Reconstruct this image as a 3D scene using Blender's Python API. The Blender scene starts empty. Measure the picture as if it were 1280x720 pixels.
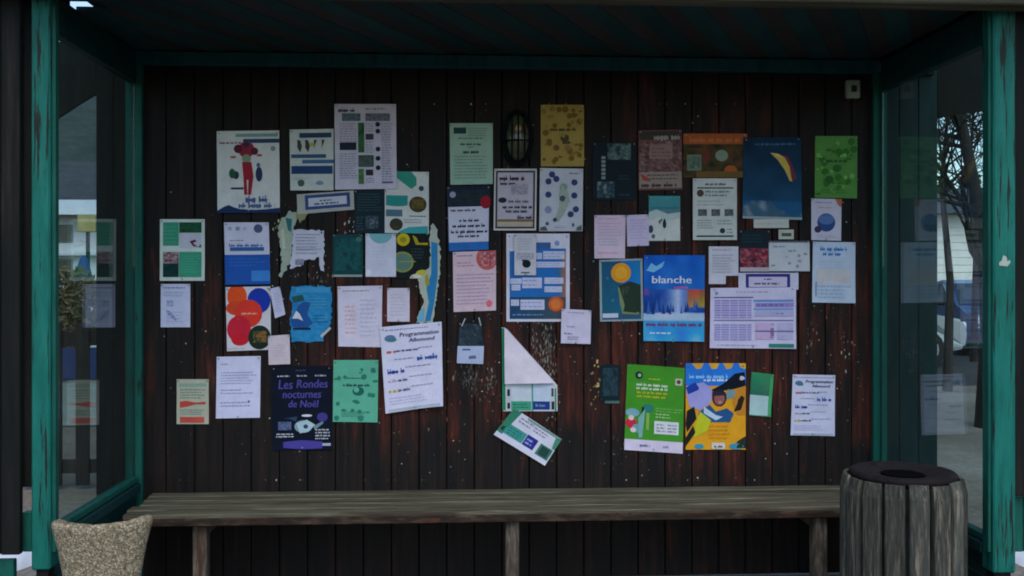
import bpy, bmesh, math, random
from mathutils import Vector, Matrix, noise
R = math.radians
random.seed(7)
SC = bpy.context.scene
COL = SC.collection

# ------------------------------------------------------------------ camera
TH = R(3.2); FPX = 1240.0; CX, CY = 640.0, 350.0; CH = 1.47; DCAM = 4.82
cam = bpy.data.cameras.new('camera'); camo = bpy.data.objects.new('camera', cam); COL.objects.link(camo)
cam.sensor_width = 36; cam.lens = FPX / 1280 * 36; cam.shift_y = -10 / 1280
cam.clip_start = 0.05; cam.clip_end = 2000
camo.location = (0, -DCAM, CH); camo.rotation_euler = (R(90), 0, -TH)
SC.camera = camo

# ------------------------------------------------------------------ sky, sun, exposure
SUN_EL, SUN_AZ = R(52), R(6)
w = bpy.data.worlds.new('World'); SC.world = w; w.use_nodes = True
wn = w.node_tree; wn.nodes.clear()
sky = wn.nodes.new('ShaderNodeTexSky'); sky.sky_type = 'NISHITA'; sky.sun_disc = False
sky.sun_elevation = SUN_EL; sky.sun_rotation = R(180) - SUN_AZ
sky.air_density = 1.0; sky.dust_density = 1.2; sky.ozone_density = 1.0
bg = wn.nodes.new('ShaderNodeBackground'); bg.inputs[1].default_value = 0.14
wo = wn.nodes.new('ShaderNodeOutputWorld')
wn.links.new(sky.outputs[0], bg.inputs[0]); wn.links.new(bg.outputs[0], wo.inputs[0])
sl = bpy.data.lights.new('sun', 'SUN'); sl.energy = 1.0; sl.angle = R(45); sl.color = (1, .93, .90)
so = bpy.data.objects.new('sun', sl); COL.objects.link(so)
so.rotation_euler = (R(90) - SUN_EL, 0, SUN_AZ); so.location = (0, -20, 20)
SC.view_settings.view_transform = 'Standard'; SC.view_settings.look = 'None'
SC.view_settings.exposure = 0.84; SC.view_settings.gamma = 1.0
SC.render.engine = 'CYCLES'
SC.cycles.filter_width = 1.9; SC.cycles.max_bounces = 6; SC.cycles.transparent_max_bounces = 12; SC.cycles.use_denoising = True
SC.cycles.caustics_reflective = False; SC.cycles.caustics_refractive = False

# ------------------------------------------------------------------ geometry of the view (only to read sizes off the photograph)
_c, _s = math.cos(TH), math.sin(TH)
def at(px, py, Y=0.0):
    a = (px - CX) / FPX; b = (CY - py) / FPX
    t = (Y + DCAM) / (-_s * a + _c)
    return Vector(((_c * a + _s) * t, Y, CH + b * t))
def lin(c):
    return tuple(((v / 255) / 12.92 if v / 255 <= .04045 else ((v / 255 + .055) / 1.055) ** 2.4) for v in c)

# ------------------------------------------------------------------ objects
def link(name, me, m=None, parent=None, loc=None):
    o = bpy.data.objects.new(name, me); COL.objects.link(o)
    if m is not None and me is not None and not me.materials: me.materials.append(m)
    if parent is not None: o.parent = parent
    if loc is not None: o.location = loc
    return o
def tag(o, label, cat, group=None, kind=None):
    if label: o['label'] = label
    if cat: o['category'] = cat
    if group: o['group'] = group
    if kind: o['kind'] = kind
    return o
def empty(name, loc, label=None, cat=None, group=None):
    o = bpy.data.objects.new(name, None); COL.objects.link(o); o.location = loc
    o.empty_display_size = .1
    return tag(o, label, cat, group)
def fin(bm, name, m, parent=None, loc=(0, 0, 0), smooth=False):
    """link a bmesh; its coordinates are world ones minus the parent's place"""
    me = bpy.data.meshes.new(name)
    if smooth:
        for f in bm.faces: f.smooth = True
    bmesh.ops.recalc_face_normals(bm, faces=bm.faces)
    bm.to_mesh(me); bm.free()
    return link(name, me, m, parent, loc)
def box(bm, x0, x1, y0, y1, z0, z1, bev=0.0, mtx=None):
    g = bmesh.ops.create_cube(bm, size=1)
    vs = g['verts']
    for v in vs:
        v.co = Vector(((x0 + x1) / 2 + v.co.x * (x1 - x0), (y0 + y1) / 2 + v.co.y * (y1 - y0), (z0 + z1) / 2 + v.co.z * (z1 - z0)))
    if bev:
        es = list({e for v in vs for e in v.link_edges})
        r = bmesh.ops.bevel(bm, geom=es, offset=bev, segments=1, affect='EDGES', profile=.5)
        vs = list({v for f in r['faces'] for v in f.verts} | {v for v in vs if v.is_valid})
    if mtx is not None: bmesh.ops.transform(bm, matrix=mtx, verts=[v for v in vs if v.is_valid])
    return vs
def prism(bm, pts, axis, a, b):
    """polygon pts extruded along axis ('x','y','z') from a to b"""
    def mk(p, t):
        return {'y': (p[0], t, p[1]), 'x': (t, p[0], p[1]), 'z': (p[0], p[1], t)}[axis]
    A = [bm.verts.new(mk(p, a)) for p in pts]; B = [bm.verts.new(mk(p, b)) for p in pts]
    bm.faces.new(A); bm.faces.new(B[::-1])
    n = len(pts)
    for i in range(n): bm.faces.new((A[i], A[(i + 1) % n], B[(i + 1) % n], B[i]))
def tube(bm, pts, rad, n=8, cap=True):
    rings = []
    for i, p in enumerate(pts):
        p = Vector(p); d = (Vector(pts[min(i + 1, len(pts) - 1)]) - Vector(pts[max(i - 1, 0)])).normalized()
        u = d.orthogonal().normalized(); v = d.cross(u)
        if rings and False: pass
        r = rad[i] if isinstance(rad, (list, tuple)) else rad
        # keep the frame steady
        ref = Vector((1, 0, 0)) if abs(d.x) < .8 else Vector((0, 1, 0))
        u = (ref - d * ref.dot(d)).normalized(); v = d.cross(u)
        rings.append([bm.verts.new(p + (u * math.cos(2 * math.pi * k / n) + v * math.sin(2 * math.pi * k / n)) * r) for k in range(n)])
    for a, b in zip(rings, rings[1:]):
        for k in range(n): bm.faces.new((a[k], a[(k + 1) % n], b[(k + 1) % n], b[k]))
    if cap: bm.faces.new(rings[0][::-1]); bm.faces.new(rings[-1])
def lathe(bm, prof, n=32, sx=1, sy=1, fz=None):
    rings = []
    for r, z in prof:
        ring = []
        for k in range(n):
            a = 2 * math.pi * k / n
            zz = z + (fz(a, r, z) if fz else 0)
            ring.append(bm.verts.new((r * sx * math.cos(a), r * sy * math.sin(a), zz)))
        rings.append(ring)
    for a, b in zip(rings, rings[1:]):
        for k in range(n): bm.faces.new((a[k], a[(k + 1) % n], b[(k + 1) % n], b[k]))
    bm.faces.new(rings[0][::-1]); bm.faces.new(rings[-1])

# ------------------------------------------------------------------ materials
def newmat(name):
    m = bpy.data.materials.new(name); m.use_nodes = True
    nt = m.node_tree; b = nt.nodes['Principled BSDF']
    b.inputs['Specular IOR Level'].default_value = .3
    return m, nt, b
class NB:
    def __init__(s, nt): s.nt = nt
    def n(s, t, **kw):
        x = s.nt.nodes.new(t)
        for k, v in kw.items():
            if k in ('ins',):
                for a, b in v.items(): s.set(x.inputs[a], b)
            else: setattr(x, k, v)
        return x
    def set(s, sock, v):
        if hasattr(v, 'links') or isinstance(v, bpy.types.NodeSocket): s.nt.links.new(v, sock)
        else: sock.default_value = v
    def math(s, op, a, b=0.0, clamp=False):
        x = s.nt.nodes.new('ShaderNodeMath'); x.operation = op; x.use_clamp = clamp
        s.set(x.inputs[0], a); s.set(x.inputs[1], b); return x.outputs[0]
    def pos(s, scale=(1, 1, 1), rnd=0.0):
        g = s.nt.nodes.new('ShaderNodeNewGeometry')
        v = s.nt.nodes.new('ShaderNodeVectorMath'); v.operation = 'MULTIPLY'
        s.nt.links.new(g.outputs['Position'], v.inputs[0]); v.inputs[1].default_value = scale
        if not rnd: return v.outputs[0]
        oi = s.nt.nodes.new('ShaderNodeObjectInfo')
        k = s.math('MULTIPLY', oi.outputs['Random'], rnd)
        a = s.nt.nodes.new('ShaderNodeVectorMath'); a.operation = 'ADD'
        s.nt.links.new(v.outputs[0], a.inputs[0]); s.nt.links.new(k, a.inputs[1]); return a.outputs[0]
    def noise(s, vec, scale=1.0, detail=4.0, rough=.6):
        x = s.nt.nodes.new('ShaderNodeTexNoise'); s.nt.links.new(vec, x.inputs['Vector'])
        x.inputs['Scale'].default_value = scale; x.inputs['Detail'].default_value = detail; x.inputs['Roughness'].default_value = rough
        return x.outputs['Fac']
    def ramp(s, fac, stops):
        x = s.nt.nodes.new('ShaderNodeValToRGB'); s.nt.links.new(fac, x.inputs[0])
        e = x.color_ramp.elements
        while len(e) < len(stops): e.new(.5)
        for i, (p, c) in enumerate(stops):
            e[i].position = p; e[i].color = tuple(c) + (1,) if not isinstance(c, (int, float)) else (c, c, c, 1)
        return x.outputs[0]
    def mix(s, fac, a, b):
        x = s.nt.nodes.new('ShaderNodeMix'); x.data_type = 'RGBA'
        s.set(x.inputs[0], fac)
        for sock, v in ((x.inputs[6], a), (x.inputs[7], b)):
            if isinstance(v, tuple): sock.default_value = v + (1,) if len(v) == 3 else v
            else: s.nt.links.new(v, sock)
        return x.outputs[2]
    def bump(s, h, strength=.3, dist=.01):
        x = s.nt.nodes.new('ShaderNodeBump'); x.inputs['Strength'].default_value = strength; x.inputs['Distance'].default_value = dist
        s.nt.links.new(h, x.inputs['Height']); return x.outputs[0]
def flat(name, rgb, rough=.6, metal=0.0, var=.25, scale=8.0, spec=.3, bump=.0):
    m, nt, b = newmat(name); q = NB(nt)
    f = q.noise(q.pos(), scale, 5)
    lo = tuple(c * (1 - var) for c in rgb); hi = tuple(min(1, c * (1 + var)) for c in rgb)
    nt.links.new(q.ramp(f, [(.3, lo), (.7, hi)]), b.inputs['Base Color'])
    b.inputs['Roughness'].default_value = rough; b.inputs['Metallic'].default_value = metal
    b.inputs['Specular IOR Level'].default_value = spec
    if bump: nt.links.new(q.bump(f, bump), b.inputs['Normal'])
    return m
def m_plank():
    m, nt, b = newmat('stained_wall_wood'); q = NB(nt)
    v = q.pos((38, 38, 2.2), 37.0)
    g = q.noise(v, 1.0, 6, .65)
    base = q.ramp(g, [(.30, (.0052, .0070, .0074)), (.5, (.0112, .0096, .0090)), (.72, (.0250, .0145, .0118)), (.85, (.038, .026, .020))])
    p2 = q.noise(q.pos((16, 16, 2.6), 91.0), 1.0, 5, .62)
    sx = nt.nodes.new('ShaderNodeSeparateXYZ'); nt.links.new(q.pos(), sx.inputs[0])
    big = q.noise(q.pos((1.5, 1, 1.2)), 1.0, 2)
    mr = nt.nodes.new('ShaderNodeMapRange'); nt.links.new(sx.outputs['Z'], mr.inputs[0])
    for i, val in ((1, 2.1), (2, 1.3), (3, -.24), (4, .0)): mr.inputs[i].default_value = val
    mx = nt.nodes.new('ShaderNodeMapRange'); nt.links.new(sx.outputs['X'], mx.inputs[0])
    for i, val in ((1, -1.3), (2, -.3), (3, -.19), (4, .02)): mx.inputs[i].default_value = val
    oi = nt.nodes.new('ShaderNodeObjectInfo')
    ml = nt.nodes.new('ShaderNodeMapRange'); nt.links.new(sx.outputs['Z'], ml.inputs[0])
    for i, val in ((1, .42), (2, .85), (3, -.30), (4, .0)): ml.inputs[i].default_value = val  # red wear held off low down, painting in the dark under the bench
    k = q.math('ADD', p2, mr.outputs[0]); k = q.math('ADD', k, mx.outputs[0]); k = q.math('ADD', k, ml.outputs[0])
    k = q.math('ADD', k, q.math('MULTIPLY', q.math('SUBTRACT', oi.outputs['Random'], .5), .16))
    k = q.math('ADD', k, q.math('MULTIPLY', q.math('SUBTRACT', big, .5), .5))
    wear_shade = q.ramp(k, [(.37, 0), (.62, .95)])
    red = q.ramp(q.noise(q.pos((60, 60, 5), 11.0), 1, 4), [(.3, (.016, .008, .007)), (.48, (.050, .015, .010)), (.62, (.105, .024, .014)), (.78, (.13, .062, .034))])
    c = q.mix(wear_shade, base, red)
    grey = q.ramp(q.math('ADD', q.noise(q.pos((70, 70, 9), 53.0), 1, 6, .7), q.math('MULTIPLY', mr.outputs[0], .6)), [(.66, 0), (.75, .6)])
    c = q.mix(grey, c, (.09, .085, .075))
    nt.links.new(c, b.inputs['Base Color']); b.inputs['Roughness'].default_value = .62
    b.inputs['Specular IOR Level'].default_value = .12
    nt.links.new(q.bump(g, .5, .004), b.inputs['Normal'])
    return m
def m_teal(name, rgb, peel=.62, dark=(.012, .016, .014), sc=(34, 34, 3)):
    m, nt, b = newmat(name); q = NB(nt)
    g = q.noise(q.pos(sc, 17.0), 1, 6, .65)
    h = q.noise(q.pos((5, 5, 2.2), 7.0), 1, 3)
    c = q.ramp(q.noise(q.pos((24, 24, 5), 3.0), 1, 5), [(.25, tuple(x * .62 for x in rgb)), (.5, rgb), (.75, (rgb[0] * 1.5 + .004, rgb[1] * 1.25, rgb[2] * 1.25))])
    k = q.math('ADD', g, q.math('MULTIPLY', q.math('SUBTRACT', h, .5), .35))
    c = q.mix(q.ramp(k, [(peel, 0), (peel + .045, 1)]), c, dark)
    nt.links.new(c, b.inputs['Base Color']); b.inputs['Roughness'].default_value = .55; b.inputs['Specular IOR Level'].default_value = .16
    nt.links.new(q.bump(g, .5, .004), b.inputs['Normal'])
    return m
def m_grain(name, stops, sc, worn=None, rough=.75, bump=.6, rnd=23.0, tone=.15):
    m, nt, b = newmat(name); q = NB(nt)
    g = q.noise(q.pos(sc, rnd), 1, 7, .68)
    c = q.ramp(g, stops)
    oi = nt.nodes.new('ShaderNodeObjectInfo')
    if worn:
        k = q.noise(q.pos(tuple(x * worn[1] for x in sc), rnd * 1.7), 1, 5, .6)
        c = q.mix(q.ramp(k, [(worn[2], 0), (worn[2] + .08, 1)]), c, worn[0])
    hs = nt.nodes.new('ShaderNodeHueSaturation'); nt.links.new(c, hs.inputs['Color'])
    mr = nt.nodes.new('ShaderNodeMapRange'); nt.links.new(oi.outputs['Random'], mr.inputs[0]); mr.inputs[3].default_value = 1 - tone; mr.inputs[4].default_value = 1 + tone
    nt.links.new(mr.outputs[0], hs.inputs['Value'])
    nt.links.new(hs.outputs[0], b.inputs['Base Color']); b.inputs['Roughness'].default_value = rough
    b.inputs['Specular IOR Level'].default_value = .10
    nt.links.new(q.bump(g, bump, .004), b.inputs['Normal'])
    return m
def m_concrete():
    m, nt, b = newmat('exposed_aggregate'); q = NB(nt)
    v = nt.nodes.new('ShaderNodeTexVoronoi'); v.inputs['Scale'].default_value = 175; v.inputs['Randomness'].default_value = 1.0
    wv = nt.nodes.new('ShaderNodeVectorMath'); wv.operation = 'MULTIPLY_ADD'; nn = nt.nodes.new('ShaderNodeTexNoise'); nn.inputs['Scale'].default_value = 60; nt.links.new(q.pos(), nn.inputs['Vector']); nt.links.new(nn.outputs['Color'], wv.inputs[0]); wv.inputs[1].default_value = (.012, .012, .012); nt.links.new(q.pos(), wv.inputs[2]); nt.links.new(wv.outputs[0], v.inputs['Vector'])
    c = q.ramp(v.outputs['Color'], [(.1, (.10, .085, .055)), (.35, (.18, .155, .095)), (.6, (.26, .23, .15)), (.85, (.46, .38, .27)), (1, (.20, .13, .08))])
    gap = q.ramp(v.outputs['Distance'], [(.35, 1.0), (.8, .5)])
    mm = nt.nodes.new('ShaderNodeMix'); mm.data_type = 'RGBA'; mm.blend_type = 'MULTIPLY'; mm.inputs[0].default_value = .9
    nt.links.new(c, mm.inputs[6]); nt.links.new(gap, mm.inputs[7])
    big = q.noise(q.pos(), 9, 4)
    c2 = q.mix(q.ramp(big, [(.5, 0), (.75, .5)]), mm.outputs[2], (.10, .11, .06))
    nt.links.new(c2, b.inputs['Base Color']); b.inputs['Roughness'].default_value = .85
    inv = q.math('SUBTRACT', 1.0, v.outputs['Distance'])
    nt.links.new(q.bump(inv, .45, .004), b.inputs['Normal'])
    return m
def m_paper():
    m, nt, b = newmat('printed_paper'); q = NB(nt)
    a = nt.nodes.new('ShaderNodeAttribute'); a.attribute_name = 'ink'
    f = q.noise(q.pos((1, 1, 1), 13.0), 14, 5)
    mm = nt.nodes.new('ShaderNodeMix'); mm.data_type = 'RGBA'; mm.blend_type = 'MULTIPLY'; mm.inputs[0].default_value = 1
    f2 = q.noise(q.pos((1, 1, 1), 7.0), 85, 3, .7)
    nt.links.new(a.outputs['Color'], mm.inputs[6]); nt.links.new(q.ramp(q.math('ADD', q.math('MULTIPLY', f, .62), q.math('MULTIPLY', f2, .38)), [(.3, (.80, .80, .82)), (.62, (1, 1, 1))]), mm.inputs[7])
    nt.links.new(mm.outputs[2], b.inputs['Base Color'])
    b.inputs['Roughness'].default_value = .55; b.inputs['Specular IOR Level'].default_value = .105
    nt.links.new(q.bump(q.noise(q.pos(), 26, 2), .12, .01), b.inputs['Normal'])
    return m
def m_glass(name='window_glass', tint=(.80, .91, .90), dirt=.015):
    m = bpy.data.materials.new(name); m.use_nodes = True; nt = m.node_tree; nt.nodes.clear(); q = NB(nt)
    out = nt.nodes.new('ShaderNodeOutputMaterial')
    tr = nt.nodes.new('ShaderNodeBsdfTransparent'); tr.inputs[0].default_value = tint + (1,)
    gl = nt.nodes.new('ShaderNodeBsdfGlossy'); gl.inputs['Roughness'].default_value = .015
    lw = nt.nodes.new('ShaderNodeLayerWeight'); lw.inputs['Blend'].default_value = .5
    f = q.math('POWER', lw.outputs['Facing'], 4.2)
    f = q.math('ADD', q.math('MULTIPLY', f, .9), .035)
    mx = nt.nodes.new('ShaderNodeMixShader'); nt.links.new(f, mx.inputs[0])
    nt.links.new(tr.outputs[0], mx.inputs[1]); nt.links.new(gl.outputs[0], mx.inputs[2])
    df = nt.nodes.new('ShaderNodeBsdfDiffuse'); df.inputs[0].default_value = (.35, .4, .4, 1)
    m2 = nt.nodes.new('ShaderNodeMixShader')
    nt.links.new(q.ramp(q.noise(q.pos((3, 3, 1.2)), 1.5, 6), [(.35, dirt * .4), (.75, dirt * 1.8)]), m2.inputs[0])
    nt.links.new(mx.outputs[0], m2.inputs[1]); nt.links.new(df.outputs[0], m2.inputs[2])
    nt.links.new(m2.outputs[0], out.inputs[0])
    return m
def m_ground(name, a, b_, c, sc=.8, fine=30):
    m, nt, b = newmat(name); q = NB(nt)
    n1 = q.noise(q.pos(), sc, 6, .65); n2 = q.noise(q.pos(), fine, 4, .7)
    col = q.ramp(n1, [(.32, a), (.5, b_), (.7, c)])
    mm = nt.nodes.new('ShaderNodeMix'); mm.data_type = 'RGBA'; mm.blend_type = 'MULTIPLY'; mm.inputs[0].default_value = 1
    nt.links.new(col, mm.inputs[6]); nt.links.new(q.ramp(n2, [(.3, (.55, .55, .55)), (.7, (1.1, 1.1, 1.1))]), mm.inputs[7])
    nt.links.new(mm.outputs[2], b.inputs['Base Color']); b.inputs['Roughness'].default_value = .9
    nt.links.new(q.bump(n2, .6, .02), b.inputs['Normal'])
    return m

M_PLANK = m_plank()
M_TEAL = m_teal('peeling_teal_paint', (.005, .118, .094), .560, sc=(70, 70, 3.2))
M_TEALD = m_teal('dark_teal_paint', (.006, .036, .038), .68)
M_WING = m_teal('wing_board_paint', (.003, .022, .023), .66)
M_HEADER = m_teal('header_teal_paint', (.010, .066, .078), .72)
M_TEALS = m_teal('faded_green_frame_paint', (.006, .082, .062), .62)
M_DARK = m_grain('dark_cladding_wood', [(.3, (.004, .006, .006)), (.55, (.009, .010, .009)), (.8, (.024, .022, .018))], (30, 30, 2))
M_CEIL = m_grain('ceiling_board_wood', [(.3, (.012, .038, .042)), (.55, (.018, .052, .056)), (.8, (.028, .060, .062))], (9, 3, 9))
M_CEILR = m_grain('reddish_ceiling_board_wood', [(.3, (.022, .036, .037)), (.8, (.066, .040, .038))], (9, 3, 9))
M_BEAM = m_grain('weathered_beam_wood', [(.3, (.03, .03, .02)), (.55, (.09, .085, .06)), (.8, (.19, .18, .14))], (1.6, 26, 26))
M_BENCH = m_grain('weathered_bench_wood', [(.28, (.022, .024, .017)), (.5, (.088, .086, .058)), (.7, (.17, .158, .11)), (.85, (.30, .265, .20))], (4.2, 80, 80), ((.050, .040, .028), .35, .53))
M_NOSE = m_grain('bare_brown_bench_edge', [(.3, (.012, .010, .008)), (.5, (.026, .019, .014)), (.65, (.075, .052, .036)), (.8, (.19, .15, .11))], (9, 50, 34), ((.075, .030, .018), .5, .56))
M_BLEG = m_grain('worn_bench_leg_wood', [(.3, (.016, .014, .011)), (.5, (.065, .054, .042)), (.8, (.24, .21, .17))], (50, 50, 7), ((.062, .032, .022), .35, .54))
M_SLAT = m_grain('bin_slat_wood', [(.25, (.010, .014, .013)), (.5, (.045, .048, .040)), (.75, (.13, .125, .10))], (95, 95, 8), ((.17, .145, .115), .4, .58), tone=.5)
M_RUST = flat('dark_iron_rim', (.011, .009, .010), .85, .0, .45, 30, .12, .3)
M_HOLE_SHADE = flat('hole_shade_black', (.002, .002, .003), .95, 0, .1, 8, .02)
M_LINER = flat('bin_liner_metal', (.012, .016, .016), .6)
M_CONC = m_concrete()
M_PAPER = m_paper()
M_GLASS = m_glass()
M_SNOW = flat('snow', (.50, .54, .58), .7, 0, .08, 3, .3, .2)
M_GROUND = m_ground('gravel_yard', (.10, .085, .065), (.17, .145, .11), (.26, .24, .21), .55, 22)
M_ROAD = m_ground('wet_asphalt', (.022, .026, .028), (.032, .036, .038), (.05, .052, .052), .4, 40)
M_HILL = m_ground('wooded_hillside', (.022, .036, .030), (.042, .060, .052), (.085, .105, .098), .05, .9)
M_BARK = m_grain('bark', [(.3, (.012, .012, .010)), (.7, (.045, .040, .034))], (14, 14, 3))
M_NEEDLE = flat('evergreen_needles', (.022, .036, .024), .7, 0, .5, 3)
M_LEAF = flat('dry_shrub_leaves', (.10, .085, .035), .7, 0, .5, 6)
M_SILVER = flat('staple_metal', (.5, .5, .5), .35, .9)
M_LAMPMETAL = flat('lantern_metal', (.003, .006, .007), .8, 0, .3, 20, .1)
M_LAMPGLASS = flat('yellowed_lantern_glass', (.060, .072, .040), .2, 0, .5, 14, .5)
M_BULB = flat('unlit_bulb', (.35, .22, .09), .25, 0, .2, 10, .5)
M_PLASTIC = flat('grey_green_switch_plastic', (.30, .36, .31), .45, 0, .1)
M_BLACK = flat('black_rubber', (.012, .012, .013), .6)

# ------------------------------------------------------------------ the setting
bm = bmesh.new()
GX = [-400, -60, -20, -8, -4, -2, 0, 2, 4, 8, 20, 60, 400]
for i in range(len(GX) - 1):
    for j in range(len(GX) - 1):
        q_ = [bm.verts.new((GX[a], GX[b], 0)) for a, b in ((i, j), (i + 1, j), (i + 1, j + 1), (i, j + 1))]
        bm.faces.new(q_)
bmesh.ops.remove_doubles(bm, verts=bm.verts, dist=.001)
tag(fin(bm, 'ground', M_GROUND), None, None, kind='structure')
bm = bmesh.new()
box(bm, 2.6, 90, 8.6, 17.5, -.05, .006)
tag(fin(bm, 'road', M_ROAD), None, None, kind='structure')
def snow_sheet(name, cx, cy, rx, ry, h, seed):
    bm = bmesh.new(); n = 40; c = bm.verts.new((cx, cy, h)); rings = []
    for k in range(1, 7):
        t = k / 6; ring = []
        for a in range(n):
            an = 2 * math.pi * a / n
            wob = 1 + .35 * noise.noise((math.cos(an) * 1.7 + seed, math.sin(an) * 1.7, 0))
            x, y = cx + math.cos(an) * rx * t * wob, cy + math.sin(an) * ry * t * wob
            ring.append(bm.verts.new((x, y, (h * (1 - t ** 2.5) + .04 * h * noise.noise((x * 3, y * 3, seed))) if k < 6 else -.02)))
        rings.append(ring)
    for a in range(n): bm.faces.new((c, rings[0][a], rings[0][(a + 1) % n]))
    for p, r_ in zip(rings, rings[1:]):
        for a in range(n): bm.faces.new((p[a], r_[a], r_[(a + 1) % n], p[(a + 1) % n]))
    return fin(bm, name, M_SNOW, smooth=True)
p = at(30, 690, .55)
tag(snow_sheet('snow_patch', p.x + .02, .62, .20, .30, .07, 1), 'low white heap of snow on the ground behind the dark timber cladding at the left', 'snow patch', kind='structure')
tag(snow_sheet('snow_bank', -5.4, 8.6, 4.6, 1.3, 1.12, 4), 'long white snow bank lying behind the dark picket fence', 'snow bank', kind='structure')
p = at(1275, 700, -.2)
tag(snow_sheet('snow_patch', p.x + .40, .35, .32, .30, .05, 9), 'thin white patch of snow on the ground beside the right end of the shelter', 'snow patch', kind='structure')
bm = bmesh.new()
NA, NR = 96, 9
grid = []
for i in range(NA):
    a = 2 * math.pi * i / NA; row = []
    for j in range(NR):
        t = j / (NR - 1); r_ = 60 + t * 190
        x, y = math.cos(a) * r_, math.sin(a) * r_
        back = max(0, math.sin(a)) ; left = .5 - .5 * math.cos(a)
        H = 4 + 66 * back * (.12 + .88 * left ** 1.5)
        z = H * (1 - (1 - t) ** 2) * (1 + .25 * noise.noise((x * .02, y * .02, 0))) + 1.6 * noise.noise((x * .11, y * .11, 3)) * t
        row.append(bm.verts.new((x, y, -.3 if j == 0 else z)))
    grid.append(row)
for i in range(NA):
    for j in range(NR - 1):
        bm.faces.new((grid[i][j], grid[(i + 1) % NA][j], grid[(i + 1) % NA][j + 1], grid[i][j + 1]))
tag(fin(bm, 'hills', M_HILL, smooth=True), None, None, kind='structure')

# ------------------------------------------------------------------ the shelter
XL, XR, YF = -1.518, 2.093, -1.10
SH = empty('wooden_shelter', (.29, -.5, 0), 'dark open fronted wooden shelter with peeling teal posts and glazed ends', 'shelter')
O = -SH.location
def part(bm, name, m, parent=SH, smooth=False):
    return fin(bm, name, m, parent, O if parent is SH else (0, 0, 0), smooth)
# back wall: a backing sheet with every board a piece of its own
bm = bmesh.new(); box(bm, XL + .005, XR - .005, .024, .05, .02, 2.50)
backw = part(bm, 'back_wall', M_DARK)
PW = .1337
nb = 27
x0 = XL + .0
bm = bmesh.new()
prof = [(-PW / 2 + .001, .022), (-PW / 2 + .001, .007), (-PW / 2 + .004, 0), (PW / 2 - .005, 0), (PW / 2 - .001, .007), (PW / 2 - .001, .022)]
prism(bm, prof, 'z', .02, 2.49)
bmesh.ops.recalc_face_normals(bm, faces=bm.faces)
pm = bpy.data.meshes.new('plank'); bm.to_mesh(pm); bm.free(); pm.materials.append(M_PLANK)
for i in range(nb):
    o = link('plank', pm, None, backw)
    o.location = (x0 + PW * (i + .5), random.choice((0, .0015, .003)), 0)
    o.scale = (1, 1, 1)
# header beam, ceiling, roof
bm = bmesh.new(); box(bm, XL, XR, -.035, .022, 2.492, 2.556, .004)
part(bm, 'header_beam', M_HEADER)
CZ = 2.560
ceil = None
bm = bmesh.new(); box(bm, XL - .06, XR + .30, YF - .38, .06, CZ + .10, CZ + .14)  # front overhang runs on out of view, lengthened to shade the upper wall
roof = part(bm, 'roof', M_DARK)
def clip(bm, co, no):
    bmesh.ops.bisect_plane(bm, geom=bm.verts[:] + bm.edges[:] + bm.faces[:], plane_co=co, plane_no=no, clear_outer=True)
    es = [e for e in bm.edges if e.is_boundary]
    if es: bmesh.ops.edgenet_fill(bm, edges=es)
cw = .105
tilt = R(-27)
k = 0
for i in range(-9, 44):
    bx = XL + i * cw * 1.0
    bm = bmesh.new()
    box(bm, -cw / 2 + .002, cw / 2 - .002, -1.1, 1.1, 0, .018, .003)
    bmesh.ops.transform(bm, matrix=Matrix.Translation((bx, -.55, CZ + (.004 if i % 2 == 0 else 0))) @ Matrix.Rotation(tilt, 4, 'Z'), verts=bm.verts)
    for co, no in (((XL + .118, 0, 0), (-1, 0, 0)), ((XR - .012, 0, 0), (1, 0, 0)), ((0, YF - .02, 0), (0, -1, 0)), ((0, .02, 0), (0, 1, 0))):
        if len(bm.faces): clip(bm, co, no)
    if len(bm.faces) < 4: bm.free(); continue
    # two boards have rotted through at the left end: the sky shows in the gap
    cxm = sum((v.co.x for v in bm.verts)) / len(bm.verts)
    part(bm, 'ceiling_board', M_CEILR if i % 2 == 0 else M_CEIL, roof)
bm = bmesh.new(); box(bm, XL - .30, XR + .30, YF - .13, YF - .035, 2.497, 2.72, .006)
part(bm, 'front_beam', M_BEAM)
for xs, ya, yb in ((XL - .058, YF - .03, -.80), (XL - .058, -.38, .03), (XR + .02, YF - .03, .03)):
    bm = bmesh.new(); box(bm, xs, xs + .05, ya, yb, 2.548, 2.657, .004)
    part(bm, 'roof_plate', M_DARK)
bm = bmesh.new(); box(bm, XL - .058, XR + .30, .032, .056, 2.50, 2.656)
part(bm, 'roof_plate', M_DARK)
# the strip closing the ceiling along the left end has lost a short length, and the sky shows there
for ya, yb in ((YF - .02, -.845), (-.715, .02)):
    bm = bmesh.new(); box(bm, XL - .02, XL + .116, ya, yb, CZ, CZ + .018, .003)
    part(bm, 'edge_strip', M_CEIL)
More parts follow.
